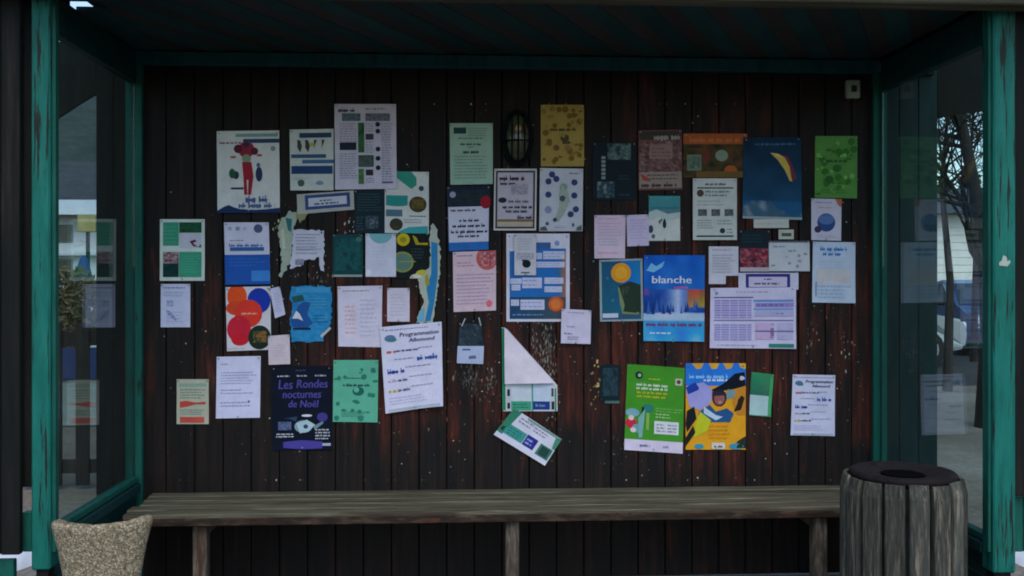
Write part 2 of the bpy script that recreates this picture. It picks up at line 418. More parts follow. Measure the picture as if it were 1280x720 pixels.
# posts
def post(px0, px1, pytop, pybot):
    a, b = at(px0, pybot, YF), at(px1, pytop, YF)
    bm = bmesh.new(); box(bm, a.x, b.x, YF - .012, YF + .075, a.z, 2.545, .006)
    part(bm, 'post', M_TEAL)
    bm = bmesh.new(); box(bm, a.x + .012, b.x - .012, YF + .004, YF + .06, 0, a.z - .002)
    part(bm, 'post_foot', M_RUST)
    return a.x, b.x
lx = post(40.5, 64, 0, 712)
rx = post(1240, 1268, 8, 716)
sa = at(1249, 332, YF - .014); sp = [at(x_, y_, YF - .0135) for x_, y_ in ((1249, 332), (1249, 328), (1252, 326), (1254, 319), (1258, 321), (1259, 327), (1262, 325), (1263, 328), (1259, 333))]
bm = bmesh.new(); prism(bm, [(v.x, v.z) for v in sp], 'y', YF - .0145, YF - .0125); part(bm, 'sticker', M_PLASTIC)
for (pa, pb, Y, name) in ((64.5, 69.5, YF + .006, 'glazing_bead'), (1235.5, 1239.5, YF + .006, 'glazing_bead')):
    a, b = at(pa, 690, Y), at(pb, 15, Y)
    bm = bmesh.new(); box(bm, a.x, b.x, Y, Y + .03, a.z, 2.54)
    part(bm, name, M_TEALS)
for (pa, pb, d) in ((156.5, 165, .05), (168, 177.5, .03), (1092, 1101, .03), (1102.5, 1109, .05)):
    a, b = at(pa, 700, -d), at(pb, 80, -d)
    bm = bmesh.new(); box(bm, a.x, b.x, -d, -.002, .02, 2.49, .003)
    part(bm, 'corner_post', M_TEALS)
# glazed ends
for X, sgn in ((XL, -1), (XR, 1)):
    fr = None
    xa, xb = (X - .03, X + .012) if sgn < 0 else (X - .012, X + .03)
    zs = .545 if sgn < 0 else .47
    bm = bmesh.new()
    box(bm, xa, xb, YF + .076, -.052, 2.40, 2.545, .004)
    fr = part(bm, 'side_window', M_TEALD)
    bm = bmesh.new(); box(bm, X - .004, X + .004, YF + .078, -.054, zs - .01, 2.41)
    part(bm, 'pane', M_GLASS, fr)
    xi = X + .022 if sgn < 0 else X - .022
    bm = bmesh.new(); box(bm, min(X - .02, xi), max(X + .02, xi), YF + .077, -.053, zs - .028, zs, .004)
    part(bm, 'sill', M_TEALS, fr)
    xi = X + .034 if sgn < 0 else X - .034
    bm = bmesh.new(); box(bm, min(X - .012, xi), max(X + .012, xi), YF + .077, -.053, zs - .075, zs - .031, .004)
    part(bm, 'sill', M_TEALD, fr)
    for j in range(4):
        zb = zs - .08
        bh = (zb - .04) / 4
        bm = bmesh.new(); box(bm, X - .012, X + .012, YF + .077, -.053, .04 + j * bh + .002, .04 + (j + 1) * bh - .002, .003)
        part(bm, 'side_board', M_TEALD, fr)
# boards that continue the back wall past the glazed ends, and the eaves above them
for pa, pb in ((120, 164), (1100, 1172)):
    a, b = at(pa, 700, .06), at(pb, 100, .06)
    n = 2 if pa < 500 else 3
    for j in range(n):
        w_ = (b.x - a.x) / n
        bm = bmesh.new(); box(bm, a.x + j * w_ + .001, a.x + (j + 1) * w_ - .001, .058, .082, .02, 2.62, .003)
        part(bm, 'wing_board', M_WING if pa > 500 else M_DARK)
def poly_px(pts, Y): return [(at(x, y, Y).x, at(x, y, Y).z) for x, y in pts]
bm = bmesh.new(); prism(bm, poly_px([(119.5, 52), (119.5, 117), (95, 132), (60, 155), (10, 190), (10, 52)], .062), 'y', .062, .086)
part(bm, 'eave_board', M_DARK)
bm = bmesh.new(); prism(bm, poly_px([(1172.5, 52), (1172.5, 148), (1200, 142), (1270, 134), (1270, 52)], .062), 'y', .062, .086)
part(bm, 'eave_board', M_DARK)
# dark outer cladding beside the front posts
def clad(pa, pb, ya, yb, Y, m, th=.03):
    a, b = at(pa, yb, Y), at(pb, ya, Y)
    bm = bmesh.new(); box(bm, a.x, b.x, Y, Y + th, max(a.z, .01), 2.60 if yb > 600 and ya < 10 else min(b.z, 2.60), .003)
    part(bm, 'cladding_board', m)
clad(-32, 0, -60, 694, YF - .03, M_DARK); clad(1, 24.5, -60, 694, YF - .03, M_DARK)
clad(24, 39.5, -60, 609, YF + .02, M_DARK)
clad(28, 39.5, 640, 690, YF + .02, M_TEALS)
clad(-32, 17, 700, 730, YF - .0, M_TEALS)
clad(1269, 1290, 0, 620, YF + .0, M_DARK); clad(1291, 1330, 0, 620, YF + .0, M_DARK)
clad(1267, 1279, 621, 690, YF + .03, M_TEALS); clad(1280, 1296, 621, 690, YF + .03, M_TEALS)

# ------------------------------------------------------------------ bench
BZ = .456
BN = empty('bench', (.24, -.25, 0), 'long low weathered slatted bench along the foot of the notice wall', 'bench')
bo = -BN.location
sw = .080
for j in range(5):
    bm = bmesh.new()
    y1 = -.010 - j * (sw + .0135)
    front = j == 4
    L, Rr = -1.445 + random.uniform(-.012, .012) + (0.02 if j == 2 else 0), 1.93
    nseg = 60
    # worn board with a softly uneven edge
    rows = []
    for s_ in range(nseg + 1):
        x = L + (Rr - L) * s_ / nseg
        e = .003 * noise.noise((x * 5, j * 3.1, 0)) + .002 * noise.noise((x * 17, j * 2.1, 4)); ez = .002 * noise.noise((x * 2.2, j, 7))
        eb = (.008 if front else .003) * abs(noise.noise((x * 9, j * 1.7, 2)))
        ya, yb = y1 - sw - e, y1
        z0, z1 = BZ - (.040 if front else .036) + eb * .4, BZ + ez
        rows.append([bm.verts.new(c) for c in ((x, ya, z0), (x, ya - .0005, z1 - .006), (x, ya + .007, z1), (x, yb - .004, z1), (x, yb, z1 - .004), (x, yb, z0))])
    for a, b in zip(rows, rows[1:]):
        for q_ in range(6): bm.faces.new((a[q_], a[(q_ + 1) % 6], b[(q_ + 1) % 6], b[q_]))
    bm.faces.new(rows[0]); bm.faces.new(rows[-1][::-1])
    fin(bm, 'slat', M_BENCH, BN, bo)
for pxa, pxb in ((240.5, 258.5), (632, 649), (1017, 1034.5)):
    a, b = at(pxa, 700, -.44), at(pxb, 640, -.44)
    bm = bmesh.new(); box(bm, a.x, b.x, -.440, -.385, .0, BZ - .047, .004); fin(bm, 'leg', M_BLEG, BN, bo)
    bm = bmesh.new(); box(bm, a.x + .006, b.x - .006, -.384, -.091, BZ - .11, BZ - .038, .004); fin(bm, 'crossbar', M_BLEG, BN, bo)

bm = bmesh.new(); box(bm, -1.43, 1.93, -.481, -.4725, BZ - .047, BZ - .013, .003); fin(bm, 'nosing', M_NOSE, BN, bo)
bm = bmesh.new(); box(bm, -1.44, 1.93, -.036, -.004, BZ - .12, BZ - .038, .004); fin(bm, 'ledger', M_DARK, BN, bo)

# ------------------------------------------------------------------ litter bin
bc = at(1128, 600, -1.0)
BI = empty('litter_bin', (bc.x, -1.0, 0), 'round litter bin of grey upright wooden slats with a dark lid ring', 'litter bin')
RO, nsl = .207, 16
bm = bmesh.new()
swd = .071
rows = []
for s_ in range(13):
    z = .055 + (.702 - .055) * s_ / 12
    e = .0015 * noise.noise((z * 9, 3, 1))
    yo = -.026 if s_ < 12 else -.014
    rows.append([bm.verts.new(c) for c in ((-swd / 2 + e, 0, z), (-swd / 2 + e, -.020 if s_ < 12 else -.010, z), (-swd / 2 + .006, yo, z), (swd / 2 - .006, yo, z), (swd / 2 + e, -.020 if s_ < 12 else -.010, z), (swd / 2 + e, 0, z))])
for a, b in zip(rows, rows[1:]):
    for q_ in range(6): bm.faces.new((a[q_], a[(q_ + 1) % 6], b[(q_ + 1) % 6], b[q_]))
bm.faces.new(rows[0]); bm.faces.new(rows[-1][::-1])
bmesh.ops.recalc_face_normals(bm, faces=bm.faces)
slm = bpy.data.meshes.new('slat'); bm.to_mesh(slm); bm.free(); slm.materials.append(M_SLAT)
for i in range(nsl):
    a = 2 * math.pi * (i + .55) / nsl + R(1)
    o = link('slat', slm, None, BI)
    o.location = (math.sin(a) * RO, -math.cos(a) * RO, random.uniform(-.004, .004)); o.rotation_euler = (0, 0, a)
bm = bmesh.new(); lathe(bm, [(.19, .05), (.205, .055), (.205, .682), (.19, .686)], 40)
bmesh.ops.scale(bm, vec=(.94, .94, 1), verts=bm.verts); fin(bm, 'liner', M_LINER, BI, smooth=False)
for z in (.16, .56):
    bm = bmesh.new(); lathe(bm, [(.195, z), (.2055, z), (.2055, z + .03), (.195, z + .03)], 40); fin(bm, 'hoop', M_RUST, BI)
bm = bmesh.new()
lathe(bm, [(.18, .690), (.197, .694), (.203, .704), (.200, .716), (.190, .722), (.170, .720), (.150, .713), (.092, .706), (.086, .702), (.082, .690), (.02, .689)], 48)
lid = fin(bm, 'lid', M_RUST, BI, smooth=True)
bm = bmesh.new(); lathe(bm, [(.078, .6895), (.080, .7075), (.076, .7085), (.01, .7078)], 32); fin(bm, 'hole_shade', M_HOLE_SHADE, lid)  # black disc over the lid's recess, painted as the dark inside the hole
bm = bmesh.new(); lathe(bm, [(.17, .0), (.18, .01), (.18, .048), (.17, .052)], 32); fin(bm, 'base', M_LINER, BI)

# ------------------------------------------------------------------ planter
pc = at(128, 655, -1.30)
def rimz(a, r_, z):
    t = max(0, min(1, (z - .30) / .30))
    k = (-.046 if math.sin(a) > 0 else -.008) * abs(math.sin(a)) ** 1.5 + .007 * math.cos(a) + .004 * noise.noise((math.cos(a) * 3, math.sin(a) * 3, 1))
    return t * k
bm = bmesh.new()
hw = .171
profl = [(.50 * hw, 0), (.54 * hw, .02), (.60 * hw, .22), (.72 * hw, .40), (.88 * hw, .55), (.985 * hw, .618), (1.0 * hw, .632), (.985 * hw, .641), (.88 * hw, .646), (.74 * hw, .640), (.70 * hw, .600)]
prof2 = []
for (r0, z0), (r1, z1) in zip(profl, profl[1:]):
    m_ = 4 if z1 - z0 > .1 else 1
    for s_ in range(m_): prof2.append((r0 + (r1 - r0) * s_ / m_, z0 + (z1 - z0) * s_ / m_))
prof2.append(profl[-1])
lathe(bm, prof2, 64, 1, .50, rimz)
PL = fin(bm, 'stone_planter', M_CONC, None, (pc.x, -1.30, 0), True)
tag(PL, 'flared speckled concrete planter standing before the left teal post', 'planter')
bm = bmesh.new(); lathe(bm, [(.66 * hw, .570), (.68 * hw, .580), (.3 * hw, .585), (.05 * hw, .586)], 40, 1, .46)
fin(bm, 'soil', M_LINER, PL)

# ------------------------------------------------------------------ wall lamp and switch
lp = at(646.5, 173, 0)
LA = empty('wall_lantern', (lp.x, 0, lp.z), 'dark oval bulkhead lantern with caged glass between the pale green and yellow sheets', 'lamp')
def oval(bm, rx_, rz_, y0, y1, n=32, inset=0):
    pts = [(rx_ * math.cos(2 * math.pi * k / n), rz_ * math.sin(2 * math.pi * k / n)) for k in range(n)]
    prism(bm, pts, 'y', y0, y1)
bm = bmesh.new(); oval(bm, .078, .138, -.030, -.001); fin(bm, 'base_plate', M_LAMPMETAL, LA)
bm = bmesh.new()
bmesh.ops.create_uvsphere(bm, u_segments=20, v_segments=14, radius=1)
for v in bm.verts: v.co = Vector((v.co.x * .056, -.028 - max(0, -v.co.y) * .055, v.co.z * .112))
fin(bm, 'lamp_glass', M_LAMPGLASS, LA, smooth=True)
bm = bmesh.new()
bmesh.ops.create_uvsphere(bm, u_segments=14, v_segments=10, radius=1)
for v in bm.verts: v.co = Vector((v.co.x * .018, -.074 + v.co.y * .012, .035 + v.co.z * .022))
fin(bm, 'bulb', M_BULB, LA, smooth=True)
for xx in (-.030, 0, .030):
    zt = .128 * math.sqrt(1 - (xx / .075) ** 2)
    bm = bmesh.new(); tube(bm, [(xx, -.030, zt), (xx, -.078, zt * .78), (xx, -.094, 0), (xx, -.078, -zt * .78), (xx, -.030, -zt)], .0045, 6)
    fin(bm, 'cage_bar', M_LAMPMETAL, LA)
for zz in (-.02,):
    bm = bmesh.new(); tube(bm, [(-.070, -.030, zz), (-.055, -.076, zz), (0, -.096, zz), (.055, -.076, zz), (.070, -.030, zz)], .0045, 6)
    fin(bm, 'cage_bar', M_LAMPMETAL, LA)
p = at(1064, 112.5, 0)
SWI = empty('switch_box', (p.x, 0, p.z), 'small square grey green switch box high on the right of the wall', 'switch')
bm = bmesh.new(); box(bm, -.034, .034, -.034, -.001, -.045, .045, .006); fin(bm, 'box', M_PLASTIC, SWI)
bm = bmesh.new(); box(bm, -.013, .013, -.041, -.0335, -.016, .016, .003); fin(bm, 'button', M_LINER, SWI)

# ------------------------------------------------------------------ notices on the wall
W_ = (214, 211, 222); CR = (208, 205, 190); INK = (38, 40, 52); GRY = (120, 122, 135)
_font = {}
def glyphs(txt):
    if txt in _font: return _font[txt]
    cu = bpy.data.curves.new('lettering', 'FONT'); cu.body = txt; cu.resolution_u = 2
    o = bpy.data.objects.new('lettering', cu); COL.objects.link(o)
    me = o.to_mesh()
    vs = [(v.co.x, v.co.y) for v in me.vertices]; fs = [tuple(p.vertices) for p in me.polygons]
    o.to_mesh_clear(); bpy.data.objects.remove(o); bpy.data.curves.remove(cu)
    _font[txt] = (vs, fs); return vs, fs
class Sheet:
    """one sheet of paper pinned to the wall; u runs right and v down across it, ink is thin flat print on it"""
    def __init__(s, name, label, cat, quad, layer=0, col=W_, curl=.004, group=None, seed=None, curlfn=None, n=12, outline=None, wrin=.0013):
        if len(quad) == 4 and not isinstance(quad[0], tuple):
            x0, y0, x1, y1 = quad; quad = ((x0, y0), (x1, y0), (x1, y1), (x0, y1))
        s.off = .0035 + layer * .0060
        s.q = [at(x, y, -s.off) for x, y in quad]
        s.w = (s.q[1] - s.q[0]).length; s.h = (s.q[3] - s.q[0]).length; s.asp = s.w / s.h
        s.seed = random.uniform(0, 90) if seed is None else seed
        s.curl, s.curlfn, s.n, s.wrin = (curl, curlfn, n, wrin) if outline is None else (0, None, n, 0)
        s.pins = [(.045, .03), (.955, .03)] + ([(.5, .97)] if random.random() < .4 else []) if outline is None and s.h > .1 else []
        s.c = (s.q[0] + s.q[1] + s.q[2] + s.q[3]) / 4
        s.k = 0
        s.ml = {'picture': ([], [], []), 'lettering': ([], [], [])}
        s.rng = random.Random(int(s.seed * 1000))
        V, F = [], []
        if outline is None:
            for j in range(n + 1):
                for i in range(n + 1): V.append(s.P(i / n, j / n, 0))
            for j in range(n):
                for i in range(n):
                    a = j * (n + 1) + i; F.append((a, a + 1, a + n + 2, a + n + 1))
            s.root = s.mk(name, V, F, [col] * len(F))
        else:
            V = [s.P(u, v, 0) for u, v in outline]
            s.root = s.mk(name, V, [tuple(range(len(V)))], [col])
        tag(s.root, label, cat, group)
    def P(s, u, v, e):
        a = s.q[0].lerp(s.q[1], u); b = s.q[3].lerp(s.q[2], u); p = a.lerp(b, v)
        d = s.curl * (max(0, v - .55) / .45) ** 2 * (.5 + .5 * noise.noise((u * 1.5 + s.seed, 1, 2))) + s.curl * .5 * abs(2 * u - 1) ** 3 * (.6 + noise.noise((u * 2, v * 2, s.seed)))
        d += s.wrin * noise.noise((u * 3 + s.seed, v * 4, 5))
        if s.curlfn: d += s.curlfn(u, v)
        return (p.x - s.c.x, p.y - s.c.y - max(d, -.001) - e, p.z - s.c.z)
    def mk(s, name, V, F, C, parent=None):
        me = bpy.data.meshes.new(name); me.from_pydata(V, [], F)
        at_ = me.color_attributes.new('ink', 'FLOAT_COLOR', 'CORNER')
        buf = []
        for f, c in zip(F, C):
            if isinstance(c, list):
                for cc in c: buf += list(lin(cc)) + [1.0]
            else: buf += (list(lin(c)) + [1.0]) * len(f)
        at_.data.foreach_set('color', buf)
        o = link(name, me, M_PAPER, parent)
        if parent is None: o.location = s.c
        return o
    def add(s, kind, uv, faces, cols):
        V, F, C = s.ml[kind]; s.k += 1; b = len(V); e = .0010 + min(s.k, 30) * .00011
        V += [s.P(u, v, e) for u, v in uv]; F += [tuple(b + i for i in f) for f in faces]; C += cols
    def R(s, u0, v0, u1, v1, col, kind='picture'):
        nu = max(1, math.ceil((u1 - u0) * s.n * .99)); nv = max(1, math.ceil((v1 - v0) * s.n * .99))
        uv = [(u0 + (u1 - u0) * i / nu, v0 + (v1 - v0) * j / nv) for j in range(nv + 1) for i in range(nu + 1)]
        fs = [(j * (nu + 1) + i, j * (nu + 1) + i + 1, (j + 1) * (nu + 1) + i + 1, (j + 1) * (nu + 1) + i) for j in range(nv) for i in range(nu)]
        s.add(kind, uv, fs, [col] * len(fs)); return s
    def frame(s, u0, v0, u1, v1, t, col):
        ta = t * s.asp
        s.R(u0, v0, u1, v0 + ta, col); s.R(u0, v1 - ta, u1, v1, col); s.R(u0, v0 + ta, u0 + t, v1 - ta, col); s.R(u1 - t, v0 + ta, u1, v1 - ta, col); return s
    def G(s, pts, col, kind='picture'):
        s.add(kind, pts, [tuple(range(len(pts)))], [col]); return s
    def C(s, u, v, r, col, ry=None, n=20, a0=0, a1=360):
        ry = r * s.asp if ry is None else ry
        cl = lambda x: min(1, max(0, x))
        pts = [(cl(u + r * math.cos(R(a0 + (a1 - a0) * i / n))), cl(v + ry * math.sin(R(a0 + (a1 - a0) * i / n)))) for i in range(n + (0 if a1 - a0 == 360 else 1))]
        m = len(pts); full = a1 - a0 == 360; nr = 3 if r > .1 else 1; cu, cv = cl(u), cl(v)
        uv = [(cu, cv)] + [(cu + (x - cu) * k / nr, cv + (y - cv) * k / nr) for k in range(1, nr + 1) for x, y in pts]
        fs = [(0, 1 + i, 1 + (i + 1) % m) for i in range(m if full else m - 1)]
        for k in range(nr - 1):
            fs += [(1 + k * m + i, 1 + (k + 1) * m + i, 1 + (k + 1) * m + (i + 1) % m, 1 + k * m + (i + 1) % m) for i in range(m if full else m - 1)]
        s.add('picture', uv, fs, [col] * len(fs)); return s
    def L(s, u0, v0, u1, v1, n, col, fill=.5, rag=.25, center=False, kind='lettering'):
        """n lines of small print too fine to read"""
        uv, fs, cs = [], [], []
        lh = (v1 - v0) / n
        for i in range(n):
            va = v0 + i * lh + lh * .25; h = lh * fill
            end = u1 - (u1 - u0) * rag * s.rng.random(); u = u0
            if center: u = u0 + (u1 - end) / 2; end = u1 - (u1 - end) / 2
            while u < end:
                wd = s.rng.uniform(.35, 1.3) * max(.05, h * 2.2 / s.asp)
                k = u; e2 = min(u + wd, end)
                while k < e2:
                    lw = min(max(.008, h * .62 / s.asp) * s.rng.uniform(.6, 1.15), e2 - k)
                    t = s.rng.random(); up = -.18 * h if t < .22 else (.0 if t < .3 else .22 * h); dn = .22 * h if t > .9 else 0
                    st = lw * s.rng.uniform(.3, .5) if t < .5 else lw * s.rng.uniform(.55, .85)
                    b = len(uv); sk = s.rng.uniform(-.1, .15) * lw
                    uv += [(k + sk, va + max(up, -.2 * h)), (k + st + sk, va + max(up, -.2 * h)), (k + st, va + h + dn * .6), (k, va + h + dn * .6)]
                    fs.append((b, b + 1, b + 2, b + 3)); cs.append(col)
                    b = len(uv); uv += [(k, va + h * .42), (k + lw, va + h * .36), (k + lw, va + h * .8), (k, va + h * .84)]
                    fs.append((b, b + 1, b + 2, b + 3)); cs.append(col); k += lw
                u += wd + max(.015, h * .5 / s.asp)
        if fs: s.add(kind, uv, fs, cs)
        return s
    def T(s, txt, u, v, h, col, w=None, shear=0.0, bold=.0):
        """readable words: left edge u, baseline v, letter height h (all in sheet units)"""
        vs, fs = glyphs(txt)
        x1 = max(x for x, y in vs); k = h / .7; kx = k / s.asp if w is None else w / x1
        for dx in ((0,) if not bold else (0, bold)):
            s.add('lettering', [(u + x * kx + shear * y * kx + dx, v - y * k) for x, y in vs], fs, [col] * len(fs))
        return s
    def pic(s, u0, v0, u1, v1, nx, ny, fn):
        uv = [(u0 + (u1 - u0) * i / nx, v0 + (v1 - v0) * j / ny) for j in range(ny + 1) for i in range(nx + 1)]
        fs, cs = [], []
        for j in range(ny):
            for i in range(nx):
                a = j * (nx + 1) + i; fs.append((a, a + 1, a + nx + 2, a + nx + 1)); cs.append([fn((i + x_) / nx, (j + y_) / ny) for x_, y_ in ((0, 0), (1, 0), (1, 1), (0, 1))])
        s.add('picture', uv, fs, cs); return s
    def mott(s, u0, v0, u1, v1, cols, sc=5, nx=14, ny=12, sd=0):
        """a small photograph: soft patches of the given colours"""
        def fn(x, y):
            t = .5 + .75 * noise.noise((x * sc + s.seed + sd, y * sc, 1.3)) + .3 * noise.noise((x * sc * 2.7, y * sc * 2.7, s.seed + sd))
            t = max(0, min(.999, t)) * (len(cols) - 1); i = int(t); f = t - i
            return tuple(a + (b - a) * f for a, b in zip(cols[i], cols[min(i + 1, len(cols) - 1)]))
        return s.pic(u0, v0, u1, v1, nx, ny, fn)
    def icons(s, n, col, u0=.06, v0=.06, u1=.94, v1=.94, r=.05, avoid=None):
        for _ in range(n):
            u, v = s.rng.uniform(u0, u1), s.rng.uniform(v0, v1)
            if avoid and avoid[0] < u < avoid[2] and avoid[1] < v < avoid[3]: continue
            rr = r * s.rng.uniform(.5, 1.1); t = s.rng.random()
            if t < .4: s.C(u, v, rr, col, n=9)
            elif t < .7: s.C(u, v, rr, col, rr * s.asp * .45, n=8)
            else: s.G([(u - rr, v), (u - rr * .2, v - rr * .9), (u + rr, v - rr * .2), (u + rr * .4, v + rr * .8)], col)
        return s
    def done(s):
        for kind in ('picture', 'lettering'):
            V, F, C = s.ml[kind]
            if F: s.mk(kind, V, F, C, s.root)['kind'] = 'stuff'
        if s.pins:
            for u, v in s.pins:
                q_ = s.P(u, v, .0030); o = link('pin', PIN, None, s.root); o.location = q_
        return s
PIN = bpy.data.meshes.new('pin'); _b = bmesh.new(); lathe(_b, [(.0008, .006), (.0034, .004), (.0042, .0015), (.0040, 0)], 8); bmesh.ops.rotate(_b, matrix=Matrix.Rotation(R(90), 3, 'X'), verts=_b.verts); _b.to_mesh(PIN); _b.free(); PIN.materials.append(M_SILVER)
def uvpx(quad, pts):
    x0, y0, x1, y1 = quad; return [((x - x0) / (x1 - x0), (y - y0) / (y1 - y0)) for x, y in pts]
def ragged(pts, amp, seed, step=3):
    amp *= 1.35
    rg = random.Random(seed); out = []
    for (xa, ya), (xb, yb) in zip(pts, pts[1:] + pts[:1]):
        d = math.hypot(xb - xa, yb - ya); m = max(1, int(d / step))
        for i in range(m):
            t = i / m; out.append((xa + (xb - xa) * t + rg.uniform(-amp, amp) * (i > 0), ya + (yb - ya) * t + rg.uniform(-amp, amp) * (i > 0)))
    return out
S = Sheet
NG = 'notices pinned to the wall'
def sheet(*a, **k):
    k.setdefault('group', NG); return Sheet(*a, **k)

# --- left end
p = sheet('leaflet', 'white bordered leaflet of four green and photo squares, left edge of the wall', 'leaflet', (200, 274, 256, 351), 0, (200, 214, 205))
p.R(.07, .05, .42, .43, (60, 150, 118)).mott(.43, .05, .93, .22, [(14, 50, 40), (30, 92, 60), (20, 66, 50)], 6).R(.43, .23, .93, .47, (190, 192, 206))
p.G([(.66, .36), (.78, .33), (.92, .42), (.92, .46), (.74, .44)], (96, 44, 62)).mott(.07, .53, .42, .72, [(70, 40, 48), (150, 120, 126), (180, 168, 170)], 6).mott(.07, .72, .42, .94, [(8, 44, 46), (16, 66, 62)], 4).R(.43, .53, .93, .94, (58, 152, 120))
p.L(.47, .58, .9, .88, 7, (90, 178, 150), .35).L(.1, .1, .4, .4, 5, (84, 172, 144), .35).done()
p = sheet('leaflet', 'small pale lilac sheet with a faint blue sketch, below the leaflet of green squares', 'leaflet', (201, 355, 238, 409), 0, (196, 200, 226))
p.L(.1, .05, .9, .12, 1, (110, 118, 160)).L(.1, .16, .9, .3, 2, (165, 170, 205)).mott(.2, .38, .42, .52, [(196, 200, 226), (130, 140, 185), (196, 200, 226)], 5, 6, 6)
p.G([(.18, .6), (.3, .62), (.55, .82), (.5, .85), (.25, .72)], (128, 138, 186)).L(.2, .62, .8, .9, 4, (172, 178, 212)).done()
p = sheet('leaflet', 'small beige leaflet with a red wavy band and red foot, lowest left of the wall', 'leaflet', (221, 474, 261, 530), 0, (176, 178, 158))
p.R(.08, .09, .92, .16, (140, 168, 148)).L(.1, .2, .9, .44, 4, (110, 138, 122), .55)
p.G([(.1, .5), (.3, .48), (.6, .52), (.9, .5), (.9, .56), (.6, .56), (.35, .6), (.1, .64)], (188, 70, 58)).L(.1, .66, .9, .8, 3, (112, 140, 128), .55).R(.1, .84, .86, .97, (196, 84, 68)).done()
p = sheet('poster', 'large white poster of a figure in red, dark blue mountains along its foot', 'poster', ((271, 164), (349, 163), (350, 266), (272, 266)), 0, (212, 214, 210))
p.R(.3, .035, .98, .075, (120, 160, 158)).R(.42, .1, 1, .15, (42, 70, 104)).L(.04, .12, .4, .17, 1, (130, 70, 84))
p.C(.47, .23, .13, (150, 40, 62)).C(.34, .22, .07, (96, 34, 54)).C(.6, .25, .06, (90, 36, 58)).C(.47, .17, .05, (60, 50, 70)).C(.47, .34, .07, (126, 150, 120))
p.G([(.4, .38), (.55, .38), (.58, .56), (.54, .78), (.49, .78), (.5, .6), (.47, .6), (.48, .78), (.43, .78), (.42, .58)], (160, 36, 50))
p.C(.67, .53, .055, (38, 56, 86), .09).C(.66, .42, .03, (90, 110, 140), .03).C(.3, .54, .05, (34, 70, 70), .05).C(.24, .52, .05, (40, 92, 66), .06).R(.22, .69, .42, .715, (44, 58, 78)).C(.26, .32, .05, (176, 92, 80), .015).C(.68, .3, .05, (176, 92, 80), .015).C(.9, .22, .04, (120, 150, 150), .03)
p.L(.45, .78, .8, .86, 1, (72, 96, 140), .95, 0).L(.34, .86, .92, .93, 1, (80, 104, 146), .95, 0)
p.G([(0, .975), (.1, .93), (.18, .905), (.27, .935), (.36, .955), (.6, .965), (.8, .955), (1, .94), (1, 1), (0, 1)], (24, 50, 92)).done()
p = sheet('poster', 'white notice over a bright blue lower half, below the skier poster', 'notice', ((280, 278), (336, 278), (338, 355), (282, 356)), 0, (204, 206, 224))
p.C(.13, .1, .05, (170, 176, 190)).C(.3, .1, .05, (140, 150, 180)).C(.46, .1, .04, (175, 180, 196)).C(.76, .1, .1, (78, 84, 120)).L(.12, .27, .5, .31, 1, (140, 110, 140)).L(.1, .33, .85, .39, 1, (80, 116, 170), .8, .1).R(.12, .4, .88, .46, (52, 96, 158))
p.R(0, .52, 1, 1, (30, 86, 172)).R(.58, .78, 1, .95, (60, 132, 206)).L(.1, .56, .9, .72, 3, (58, 112, 190), .4).done()
p = sheet('poster', 'torn poster of big orange, red and blue discs over white', 'poster', ((282, 359), (338, 358), (339, 437), (284, 439)), 0, (210, 208, 214))
p.C(.25, .15, .22, (226, 82, 34), .2).C(.74, .22, .26, (24, 56, 164), .2).C(.22, .33, .22, (214, 72, 40), .11).C(.5, .42, .31, (218, 58, 44), .22).C(.28, .66, .27, (196, 34, 56), .21).C(.3, .82, .2, (198, 30, 48), .1).C(.74, .8, .26, (26, 46, 34), .19).mott(.6, .7, .9, .88, [(90, 100, 50), (26, 50, 38), (150, 110, 50), (120, 60, 40)], 4, 8, 8)
p.L(.34, .39, .8, .45, 1, (240, 170, 150)).L(.02, .95, .5, .98, 1, (150, 150, 160)).done()
p = sheet('paper_strip', 'narrow tilted white paper strip beside the poster of discs', 'note', ((337, 361), (350, 358), (357, 393), (344, 398)), 1, (196, 198, 222), .006)
p.L(.3, .15, .8, .85, 7, (178, 180, 208)).done()
p = sheet('note', 'small blank pinkish note overlapping the corner of the poster of discs', 'note', ((335, 420), (362, 418), (363, 455), (336, 456)), 2, (208, 196, 204))
p.L(.15, .3, .85, .75, 5, (196, 176, 188), .4).done()
p = sheet('letter', 'plain white typed letter, lower left, beside the dark purple poster', 'letter', ((271, 446), (326, 445), (325, 522), (270, 523)), 0, (208, 210, 236))
p.L(.1, .1, .3, .14, 1, (130, 135, 170)).L(.1, .24, .92, .46, 5, (140, 146, 182), .42).L(.1, .52, .9, .62, 2, (140, 146, 182), .42, .4).L(.1, .72, .8, .83, 2, (140, 146, 182), .42).C(.74, .735, .03, (110, 112, 150)).done()
p = sheet('poster', 'dark midnight poster with violet handwritten title and a small white creature', 'poster', ((339, 458), (415, 457), (415, 562), (341, 563)), 0, (9, 18, 36))
VI = (80, 76, 156)
p.L(.1, .1, .3, .13, 1, (190, 195, 205), .6, 0).L(.42, .1, .6, .13, 1, (190, 195, 205), .6, 0).L(.72, .1, .9, .13, 1, (190, 195, 205), .6, 0).L(.4, .03, .6, .07, 1, (70, 80, 110))
p.T('Les', .1, .27, .11, VI, .24, .12, .006).T('Rondes', .4, .26, .10, VI, .52, .12, .006).T('nocturnes', .17, .38, .095, VI, .64, .12, .006).T('de Noël', .26, .49, .085, VI, .5, .12, .006)
p.C(.52, .72, .15, (120, 156, 168), .075).G([(.4, .68), (.58, .64), (.72, .7), (.6, .78), (.46, .8)], (170, 196, 204)).C(.56, .72, .04, (40, 66, 96), .025).C(.58, .59, .09, (214, 214, 222), .014).C(.84, .61, .09, (64, 58, 130), .055).G([(.2, .62), (.42, .6), (.4, .66), (.3, .63)], (46, 66, 92)).G([(.68, .72), (.84, .66), (.86, .68), (.72, .76)], (110, 140, 150))
